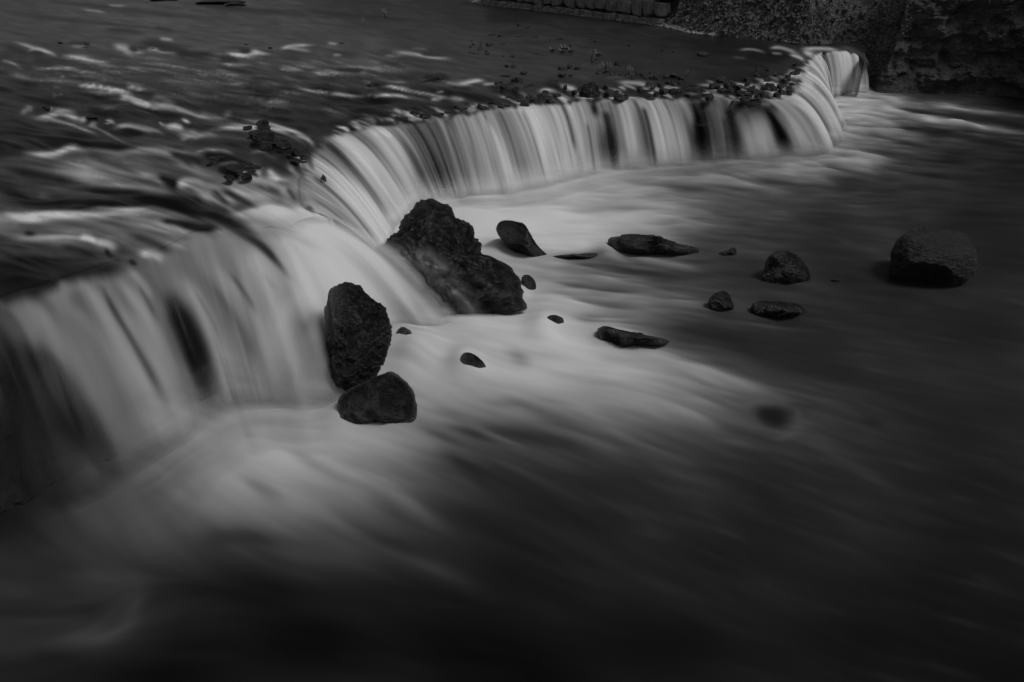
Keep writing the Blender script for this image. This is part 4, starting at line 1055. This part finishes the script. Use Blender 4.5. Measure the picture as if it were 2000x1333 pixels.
def paint_big(X, Y, W):
    d = side_of([(700, 478), (760, 488), (830, 500), (880, 530), (905, 560), (925, 600), (950, 640)], X, Y)
    st_ = noise2((X * .5 - Y * .35) * .09, (X + Y) * .012, 3) + .5 * noise2((X * .5 - Y * .35) * .25, (X + Y) * .02, 4)
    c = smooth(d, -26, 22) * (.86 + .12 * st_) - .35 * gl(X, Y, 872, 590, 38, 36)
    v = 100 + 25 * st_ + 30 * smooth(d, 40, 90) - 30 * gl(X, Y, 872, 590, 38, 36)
    sp = np.exp(-(side_of([(888, 570), (908, 585), (925, 610), (938, 640)], X, Y) / 5) ** 2)
    c = np.maximum(c, sp * .6 * (.6 + .5 * st_)); v = v + sp * 45
    return v, c
def paint_tall(X, Y, W):
    st_ = noise2(X * .12, Y * .012, 6)
    c = smooth(X, 676, 636) * (.62 + .2 * st_)
    return 105 + 15 * st_, c * smooth(Y, 690, 600)
def low_veil(y0, h, v0=135):
    return lambda X, Y, W: (v0 + 0 * X, smooth(Y, y0 - h, y0 + h) * .9)
_B = {o["label"]: o for o in SC.objects if o.get("category") in ("boulder", "rock")}
def _find(t): return next(o for l, o in _B.items() if t in l)
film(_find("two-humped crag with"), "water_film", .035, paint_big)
film(_find("tall pitted upright"), "water_film", .006, paint_tall)
def stone(px, py, w, h, z, label, seed, mat=None, level=3, cat="stone", group=None, name="stone", sub=.3, squash=1.0):
    """a loose block whose foot stands at map position (px, py) on the surface of height z"""
    P = at(px, py + h * .35, z)
    dep = P[1] * CP + (CAM_H - P[2]) * SP
    m = dep / FPX
    a, c = w * m / 2 * .95, h * m / 2 / max(CP, .5) * .85
    S, F = ico(level)
    V = np.sign(S) * np.abs(S) ** .6
    ca, sa = math.cos(seed * 1.7), math.sin(seed * 1.7)
    V = np.stack([V[:, 0] * ca - V[:, 1] * sa, V[:, 0] * sa + V[:, 1] * ca, V[:, 2]], -1)
    V = facet(V, seed, 9, .6, .95)
    V = V + .10 * fbm3(V * 1.8 + seed, 3, seed)[:, None] * V
    V = V * np.array([a, max(a, c) * .8 * squash, c * (1 + sub)])
    th = (seed * 37 % 60 - 30) * math.pi / 180
    V = np.stack([V[:, 0] * math.cos(th * .4) - V[:, 1] * math.sin(th * .4), V[:, 0] * math.sin(th * .4) + V[:, 1] * math.cos(th * .4), V[:, 2]], -1)
    o = obj(name, new_mesh(name, V, F, mat or M_ROCK, smooth_shade=False))
    o.location = (P[0], P[1], P[2] + c * (1 - sub) * .8)
    return tag(o, label, cat, group)
ORD = ["leftmost", "second from left", "third from left", "fourth from left", "fifth from left", "sixth from left", "seventh from left", "eighth from left", "ninth from left", "tenth from left",
       "eleventh from left", "twelfth from left", "thirteenth from left", "fourteenth from left", "fifteenth from left", "sixteenth from left"]
def cluster(items, what, group, z, seed, mat=None, level=2, cat="stone"):
    items = sorted(items)
    for i, (x, y, w, h) in enumerate(items):
        pos = ORD[i] if i < len(items) - 1 or len(items) < 3 else "rightmost"
        stone(x, y, w, h, z, f"{pos} of {what}", seed + i, mat, level, cat, group)
cluster([(988,49,8,3),(1014,49,9,5),(1030,54,8,4)], "three tiny dark stones nearest the stone wall", "stones in the shallow river", 3.03, 200)
cluster([(960,68,16,5),(976,70,12,5),(1014,70,14,4),(1045,72,12,3),(1094,75,14,4),(1152,77,8,3),(1162,80,8,3),(1232,89,12,4)], "the row of low dark stones far out in the shallows", "stones in the shallow river", 3.03, 210)
cluster([(922,81,6,3),(919,92,6,4),(956,87,13,6),(982,85,14,4),(938,94,6,4),(936,98,14,4),(950,100,7,5),(952,105,10,6),(918,103,12,5),(930,106,14,4),(924,87,8,3)], "the crowd of little stones well left of the gulls", "stones in the shallow river", 3.03, 220)
cluster([(1026,98,7,3),(1048,105,9,4),(970,113,4,3),(982,110,8,4),(1002,110,10,6)], "the five little stones just left of the gulls", "stones in the shallow river", 3.02, 240)
cluster([(990,129,9,5),(1004,129,12,6),(1022,142,14,5),(987,148,20,4)], "the four flat stones behind the blocks on the weir crest", "stones in the shallow river", 3.02, 250)
cluster([(1095,134,14,8),(1113,130,12,7),(1106,136,10,5),(1128,133,14,5),(1097,146,18,6),(1115,147,10,4)], "the dark stones in front of the gull group", "stones in the shallow river", 3.02, 260)
stone(1114,90,7,6,3.03,"dark upright stone directly behind the group of gulls",270)
cluster([(1165,117,8,4),(1162,122,16,5)], "two flat stones under the lone gull", "stones in the shallow river", 3.02, 272)
stone(1208,124,15,9,3.02,"lone humped stone to the right of the lone gull",275,level=3)
cluster([(1294,98,6,3),(1292,122,7,3),(1372,104,28,8),(1314,101,6,3)], "the stones in dark water upstream of the far fall", "stones in the shallow river", 3.0, 280)
cluster([(1172,139,14,8),(1184,142,16,10),(1196,146,14,10),(1202,143,10,7),(1190,136,10,6),(1168,144,12,6)], "the dark stones around the left grass tuft on the weir", "stones on the crest of the weir", 3.0, 300)
cluster([(1214,148,14,6),(1226,151,16,8),(1238,154,12,6)], "the dark stones around the right grass tuft on the weir", "stones on the crest of the weir", 3.0, 310)
cluster([(1258,146,16,9),(1270,149,18,10),(1282,151,16,9),(1274,142,14,7),(1262,153,12,8),(1300,148,14,6),(1316,146,16,7),(1330,152,18,7)], "the heap of dark stones right of the grass tufts", "stones on the crest of the weir", 3.0, 320)
cluster([(974,164,18,8),(986,170,20,10),(1003,158,14,11),(1014,157,14,14),(1007,176,14,12),(1029,174,14,14),(1038,169,12,12),(996,165,10,7)], "the angular blocks on the left crest of the long fall", "blocks on the lip of the fall", 2.98, 340, level=3)
cluster([(1104,171,10,9),(1122,181,12,9),(1089,160,8,5),(1182,172,12,14),(1158,163,14,8)], "the blocks on the crest beside the split pillar", "blocks on the lip of the fall", 2.98, 360, level=3)
cluster([(1265,166,14,11),(1290,167,14,12),(1274,173,12,9),(1306,162,16,10),(1318,166,14,10)], "the blocks on the crest left of the dark buttress", "blocks on the lip of the fall", 2.98, 370, level=3)
cluster([(1407,156,24,13),(1425,163,14,11),(1444,172,14,10),(1460,165,13,9),(1470,172,10,8),(1478,146,12,6),(1458,156,18,8)], "the blocks on the crest right of the dark buttress", "blocks on the lip of the fall", 2.96, 380, level=3)
cluster([(1493,188,8,7),(1523,170,14,10),(1541,181,12,10),(1498,157,14,8),(1480,136,10,9),(1502,135,14,9),(1538,150,12,9),(1516,146,14,7),(1552,125,10,6),(1558,138,11,6)], "the small blocks where the long fall bends to the far fall", "blocks on the lip of the fall", 2.95, 400, level=3)
stone(1610,104,9,6,2.95,"small dark block poking from the top of the far fall",415,level=3)
stone(937,212,14,17,2.85,"round dark knob of rock jutting from the top of the long fall",417,level=4)
boulder("rock", [(1128,174),(1140,164),(1160,163),(1170,174),(1174,196),(1168,218),(1158,216),(1148,202),(1134,190)],
        "dark split pillar of rock that parts the long fall at its crest", "rock", 421, M_ROCK, 5, .9, foot=326, nfac=12, rough=.12)
boulder("rock", [(1332,182),(1345,172),(1366,172),(1384,182),(1392,205),(1389,245),(1382,290),(1376,320),(1352,322),(1349,280),(1346,240),(1334,210)],
        "tall dark buttress of rock standing bare in a gap of the long fall", "rock", 422, M_ROCK, 6, .9, foot=314, nfac=18, rough=.14)
boulder("rock", [(1506,200),(1514,196),(1524,215),(1533,250),(1545,272),(1548,298),(1541,310),(1520,310),(1514,285),(1512,240)],
        "dark smooth rock showing at the foot of the fall left of the bend", "rock", 423, M_ROCK, 5, .8, foot=304, nfac=10, rough=.06)
cluster([(1328,166,24,14),(1338,178,22,16),(1350,172,20,14),(1362,184,24,16),(1345,192,18,14),(1380,190,20,14)], "the stacked blocks forming the head of the dark buttress", "blocks of the dark buttress", 2.75, 430, level=4)
cluster([(512,240,26,11),(513,266,48,16),(520,285,24,15),(556,286,30,14),(578,296,20,14)], "the rocks just above the inner corner of the falls", "rocks in the near rapids", 3.28, 460, level=4)
cluster([(414,298,26,11),(430,311,42,12),(413,322,20,11),(458,330,46,16),(482,345,22,12),(448,347,24,12)], "the wet rocks topping the little middle cascade", "rocks in the near rapids", 3.28, 470, level=4)
stone(634,368,16,44,2.2,"dark wet rock rib showing beside the inner corner fall",481,level=4,name="rock",cat="rock")
cluster([(92,211,18,7),(180,228,22,9),(205,242,20,9),(197,249,16,6),(118,84,10,4),(170,86,14,4)], "the rocks barely breaking the left rapids", "rocks in the near rapids", 3.4, 490, level=3)
cluster([(302,97,16,5),(276,96,10,5),(482,88,9,4),(528,94,9,4),(668,85,12,3),(694,138,34,4),(838,150,26,5),(860,152,14,5),(725,166,14,5)], "the rocks just awash in the rapids across the middle river", "rocks in the middle river", 3.1, 500, level=3)
stone(322,0,60,6,3.12,"low black bar of stones in the river at the top edge",520,level=4,name="rock",cat="rock")
stone(430,4,90,8,3.12,"longest low black bar of stones at the top edge",521,level=4,name="rock",cat="rock")
stone(462,9,46,5,3.12,"small black bar of stones in front of the longest one",522,level=4,name="rock",cat="rock")

r = np.random.default_rng(77)
def crest_y(x): return np.interp(x, [740, 890, 1000, 1150, 1290, 1400, 1500, 1545, 1560], [244, 222, 206, 194, 190, 190, 194, 178, 160])
for (xa, xb, nb, dy, what) in [(760, 950, 9, 16, "the low wet blocks above the streaky left fall"), (960, 1095, 12, 18, "the low blocks edging the crest near the angular ones"), (1185, 1330, 14, 16, "the low blocks between pillar and dark buttress"),
                           (1385, 1470, 13, 26, "the low blocks just past the dark buttress"), (1472, 1556, 14, 34, "the low blocks heaped before the bend")]:
    it = []
    for k in range(nb):
        x = xa + (xb - xa) * (k + r.uniform(.1, .9)) / nb
        it.append((x, crest_y(x) + 1 - dy * r.uniform(0, 1) ** 1.3, r.uniform(10, 24), r.uniform(7, 14)))
    cluster(it, what, "low blocks along the crest of the falls", 2.93, int(r.integers(600, 9000)), level=3)

it = []
for k in range(15):
    t = (k + r.uniform(0, 1)) / 15
    it.append((480 + 118 * t, 252 + 70 * t * t + r.uniform(-16, 16), r.uniform(12, 26), r.uniform(5, 10)))
cluster(it, "the low wet rocks strewn above the inner corner", "rocks in the near rapids", 3.2, 5200, level=3)
it = []
for k in range(12):
    t = (k + r.uniform(0, 1)) / 12
    it.append((395 + 110 * t, 300 + 38 * t + r.uniform(-12, 14), r.uniform(12, 26), r.uniform(5, 10)))
cluster(it, "the low wet rocks strewn over the middle cascade", "rocks in the near rapids", 3.27, 5300, level=3)

# ------------------------------------------------------------------ dressed stone wall
wall = bpy.data.objects.new("stone_wall", None); COL.objects.link(wall)
tag(wall, "rough boulder retaining wall on the far bank beyond the shallow river", "stone wall")
wq = np.interp([935, 1292], pxs, sl)
def wall_point(s, h):
    x = np.interp(s, sl, bc[:, 0]); y = np.interp(s, sl, bc[:, 1])
    x2 = np.interp(s + .5, sl, bc[:, 0]); y2 = np.interp(s + .5, sl, bc[:, 1])
    t = np.array([x2 - x, y2 - y]); t /= np.linalg.norm(t)
    n_ = np.array([-t[1], t[0]])
    return np.array([x, y]) + n_ * (.55 + h * .22), t, n_
wall.location = (*wall_point(wq[0], 0)[0], 3.0)
mid = bpy.data.meshes  # noqa
r = np.random.default_rng(3)
S4, F4 = ico(3)
h = -.15
for row in range(6):
    s = wq[0] + (row % 2) * .7 + r.uniform(0, .4)
    hh = r.uniform(1.1, 1.35) * (.6 if row == 0 else 1)
    while s < wq[1] - .5:
        w = r.uniform(1.0, 1.8)
        p, t, n_ = wall_point(s + w / 2, h)
        C = np.sign(S4) * np.abs(S4) ** .26
        C = facet(C, int(r.integers(1e6)), 10, .98, 1.4)
        C = C + .07 * fbm3(C * 1.6 + r.uniform(0, 50), 3, row)[:, None] * C
        hz = hh * r.uniform(.82, 1.08)
        C = C * np.array([w * .5 * .95, .6, hz * .48])
        a_ = r.uniform(-.12, .12)
        C = np.stack([C[:, 0] * math.cos(a_) - C[:, 2] * math.sin(a_), C[:, 1], C[:, 0] * math.sin(a_) + C[:, 2] * math.cos(a_)], -1)
        W = np.stack([C[:, 0] * t[0] + C[:, 1] * n_[0], C[:, 0] * t[1] + C[:, 1] * n_[1], C[:, 2]], -1)
        o = obj("stone", new_mesh("stone", W, F4, M_WALL, smooth_shade=False), wall)
        o.location = Vector((p[0], p[1], 3.0 + h + hh / 2)) - wall.location
        s += w
    h += hh * .97
# filling of earth and rubble behind the joints
q = np.linspace(wq[0] - .5, wq[1] + .3, 60)
V = np.zeros((8, 60, 3))
for i, z in enumerate(np.linspace(-.6, 6.6, 8)):
    for j, s in enumerate(q):
        p, t, n_ = wall_point(s, z); V[i, j] = (*(p + n_ * .35), 3 + z)
V -= np.array(wall.location[:])
obj("rubble_fill", new_mesh("rubble_fill", V, grid_faces(8, 60), M_CLIFF), wall)

# ------------------------------------------------------------------ gravel and rubble strip along the far waterline, scrub on the bank
def scatter(name, centers, sizes, mat, seed, flat=.7, kind="stuff", level=1):
    S, F = ico(level)
    n = len(centers)
    r = np.random.default_rng(seed)
    V = S[None] * (sizes[:, None, None]) * r.uniform(.6, 1.2, (n, 1, 3)) * np.array([1, 1, flat])
    V = V * (1 + .25 * r.normal(size=(n, len(S), 1)) * .6)
    V = V + centers[:, None]
    Fa = (F[None] + (np.arange(n) * len(S))[:, None, None]).reshape(-1, 3)
    return tag(obj(name, new_mesh(name, V.reshape(-1, 3), Fa, mat, smooth_shade=False)), kind=kind)
r = np.random.default_rng(12)
ss = r.uniform(np.interp(900, pxs, sl), np.interp(1400, pxs, sl), 900)
cx = np.interp(ss, sl, bc[:, 0]); cy = np.interp(ss, sl, bc[:, 1])
off = r.uniform(-.25, .5, 900)
scatter("shore_gravel", np.stack([cx + off * .5, cy + off, 3.0 + .25 * np.clip(off, 0, 1) + 0 * cx], -1), r.uniform(.06, .22, 900), M_GRAVEL, 4)
pick = bankP[r.integers(0, len(bankP), 2600)] + r.normal(size=(2600, 3)) * .1
scatter("bank_rubble", pick, np.abs(r.normal(size=2600)) * .09 + .04, M_BANK, 6, .8)
# tufts and leaves of the scrub
n = 15000
c = bankP[r.integers(0, len(bankP), n)]
clump = noise3(c * .45, 9) + .4 * noise3(c * 1.7, 10)
c = c[clump > -.1]; n = len(c)
az = r.uniform(0, 6.28, n); ln = r.uniform(.08, .30, n); tilt = r.uniform(.1, .9, n)
d = np.stack([np.cos(az) * tilt, np.sin(az) * tilt, np.ones(n)], -1); d /= np.linalg.norm(d, axis=1)[:, None]
side = np.stack([-np.sin(az), np.cos(az), 0 * az], -1)
w_ = r.uniform(.012, .05, n)
V = np.stack([c - side * w_[:, None], c + side * w_[:, None], c + d * ln[:, None] + side * w_[:, None] * .4, c + d * ln[:, None] - side * w_[:, None] * .4], 1).reshape(-1, 3)
m, nn_, ll_, b = mat_new("scrub_leaves")
oi = nn_.new("ShaderNodeTexCoord"); tn = nn_.new("ShaderNodeTexNoise"); tn.inputs["Scale"].default_value = 1.6; tn.inputs["Detail"].default_value = 5
ll_.new(oi.outputs["Object"], tn.inputs["Vector"])
ll_.new(ramp(nn_, ll_, tn.outputs["Fac"], [(.35, .05), (.55, .16), (.72, .42)]), b.inputs["Base Color"])
b.inputs["Roughness"].default_value = .8
M_LEAF = m
tag(obj("bank_scrub", new_mesh("bank_scrub", V, np.arange(n * 4).reshape(-1, 4), m, smooth_shade=False)), kind="stuff")

# ------------------------------------------------------------------ grass tufts standing in the shallows
m, nn_, ll_, b = mat_new("dry_grass"); b.inputs["Base Color"].default_value = (.22, .22, .22, 1); b.inputs["Roughness"].default_value = .7
M_GRASS = m
def tuft(px, py, wpx, hpx, z, label, seed, nb=40, mat=None):
    r = np.random.default_rng(seed)
    P = at(px, py, z); dep = P[1] * CP + (CAM_H - P[2]) * SP; mm = dep / FPX
    hgt = hpx * mm / CP; wd = wpx * mm / 2
    V = []; F = []
    for k in range(nb):
        bx_, by_ = r.normal(0, wd * .4), r.normal(0, wd * .4)
        az = r.uniform(0, 6.28); lean = r.uniform(.1, .7); h = hgt * r.uniform(.5, 1.1)
        w = .5 * mm
        sd = np.array([-math.sin(az), math.cos(az), 0]) * w
        pts = [np.array([bx_ + math.cos(az) * lean * h * t * t, by_ + math.sin(az) * lean * h * t * t, h * t * (1 - .25 * lean * t)]) for t in (0, .5, 1)]
        i = len(V)
        V += [pts[0] - sd, pts[0] + sd, pts[1] + sd * .8, pts[1] - sd * .8, pts[2] + sd * .2, pts[2] - sd * .2]
        F += [(i, i + 1, i + 2, i + 3), (i + 3, i + 2, i + 4, i + 5)]
    o = obj("grass_tuft", new_mesh("grass_tuft", V, F, mat or M_GRASS, smooth_shade=False))
    o.location = P
    return tag(o, label, "grass", "grass tufts in the shallow river")
tuft(1156,120,10,20,3.0,"thin grass tuft on the flat stones beside the lone gull",1,30)
tuft(1186,136,26,16,3.0,"pale grass tuft on the weir, left of the pair",2,60)
tuft(1232,150,30,20,3.0,"pale wide grass tuft on the weir, right of the pair",3,70)
tuft(1142,134,10,8,3.0,"smallest wisp of grass between the gulls and the weir",4,14)
tuft(754,34,8,18,3.05,"tall lone grass wisp far out in the dark water",5,22)
tuft(711,50,7,14,3.05,"short lone grass wisp left of the tall one",6,16)
tuft(1343,146,14,10,3.0,"low grass tuft on the weir above the dark buttress",7,20)
tuft(462,6,16,14,3.1,"pale grass tuft on the black stone bar at the top edge",8,26)
tuft(940,92,14,14,3.03,"faint grass wisp among the crowd of little stones",9,16)

# ------------------------------------------------------------------ gulls
m, nn_, ll_, b = mat_new("gull_white"); b.inputs["Base Color"].default_value = (.26, .26, .26, 1); b.inputs["Roughness"].default_value = .8; M_GW = m
m, nn_, ll_, b = mat_new("gull_grey"); b.inputs["Base Color"].default_value = (.07, .07, .07, 1); b.inputs["Roughness"].default_value = .8; M_GG = m
m, nn_, ll_, b = mat_new("gull_beak"); b.inputs["Base Color"].default_value = (.25, .25, .25, 1); M_GB = m
def tube(path, rad, seg=10):
    path = np.array(path, float); V = []; 
    T = np.gradient(path, axis=0)
    for p, t, (ra, rb) in zip(path, T, rad):
        t = t / np.linalg.norm(t); s_ = np.cross(t, [0, 1, 0]); s_ /= np.linalg.norm(s_) + 1e-9
        for k in range(seg):
            a = 2 * math.pi * k / seg
            V.append(p + np.array([0, 1, 0]) * ra * math.cos(a) + s_ * rb * math.sin(a))
    F = [(i * seg + k, i * seg + (k + 1) % seg, (i + 1) * seg + (k + 1) % seg, (i + 1) * seg + k) for i in range(len(path) - 1) for k in range(seg)]
    return V, F
def gull(px, py, z, size, yaw, label, head_up=1.0):
    root = bpy.data.objects.new("gull", None); COL.objects.link(root)
    root.location = at(px, py, z); root.rotation_euler = (0, 0, yaw); root.scale = (size,) * 3
    tag(root, label, "gull", "gulls resting in the shallow river")
    hu = .10 * head_up
    V, F = tube([(-.17, 0, .115), (-.12, 0, .105), (-.05, 0, .09), (.03, 0, .09), (.09, 0, .105), (.125, 0, .15 + hu * .3), (.135, 0, .17 + hu * .7), (.15, 0, .18 + hu), (.175, 0, .18 + hu), (.19, 0, .175 + hu)],
                [(.012, .008), (.045, .035), (.075, .065), (.082, .075), (.065, .062), (.035, .038), (.028, .03), (.033, .033), (.026, .026), (.008, .008)], 12)
    obj("body", new_mesh("body", V, F, M_GW), root)
    for s_ in (-1, 1):
        Vw, Fw = tube([(.08, s_ * .055, .125), (.02, s_ * .075, .125), (-.07, s_ * .068, .13), (-.16, s_ * .04, .135), (-.24, s_ * .012, .145)], [(.01, .02), (.022, .05), (.024, .045), (.014, .022), (.003, .004)], 8)
        obj("wing", new_mesh("wing", Vw, Fw, M_GG), root)
        for y_ in (1,):
            Vl, Fl = tube([(.0, s_ * .03, .04), (.005, s_ * .03, -.01), (.01, s_ * .03, -.05)], [(.006, .006)] * 3, 6)
            obj("leg", new_mesh("leg", Vl, Fl, M_GB), root)
    Vb, Fb = tube([(.185, 0, .178 + hu), (.21, 0, .172 + hu), (.235, 0, .166 + hu)], [(.008, .01), (.006, .008), (.001, .001)], 6)
    obj("beak", new_mesh("beak", Vb, Fb, M_GB), root)
    Vt, Ft = tube([(-.14, 0, .11), (-.2, 0, .115), (-.25, 0, .12)], [(.03, .012), (.034, .006), (.03, .003)], 8)
    obj("tail", new_mesh("tail", Vt, Ft, M_GW), root)
gull(1079,102,3.03,1.35,math.radians(175),"leftmost gull, pale headed, sitting a little apart from the group",.2)
gull(1098,105,3.03,1.35,math.radians(170),"gull at the front left of the tight group",.3)
gull(1100,99,3.05,1.35,math.radians(185),"gull standing tallest at the back of the tight group",1.0)
gull(1107,98,3.05,1.25,math.radians(160),"half hidden gull in the middle of the tight group",.9)
gull(1115,104,3.03,1.35,math.radians(172),"gull at the right end of the tight group",.7)
gull(1168,112,3.06,1.5,math.radians(165),"lone gull standing on the flat stones right of the others",1.0)
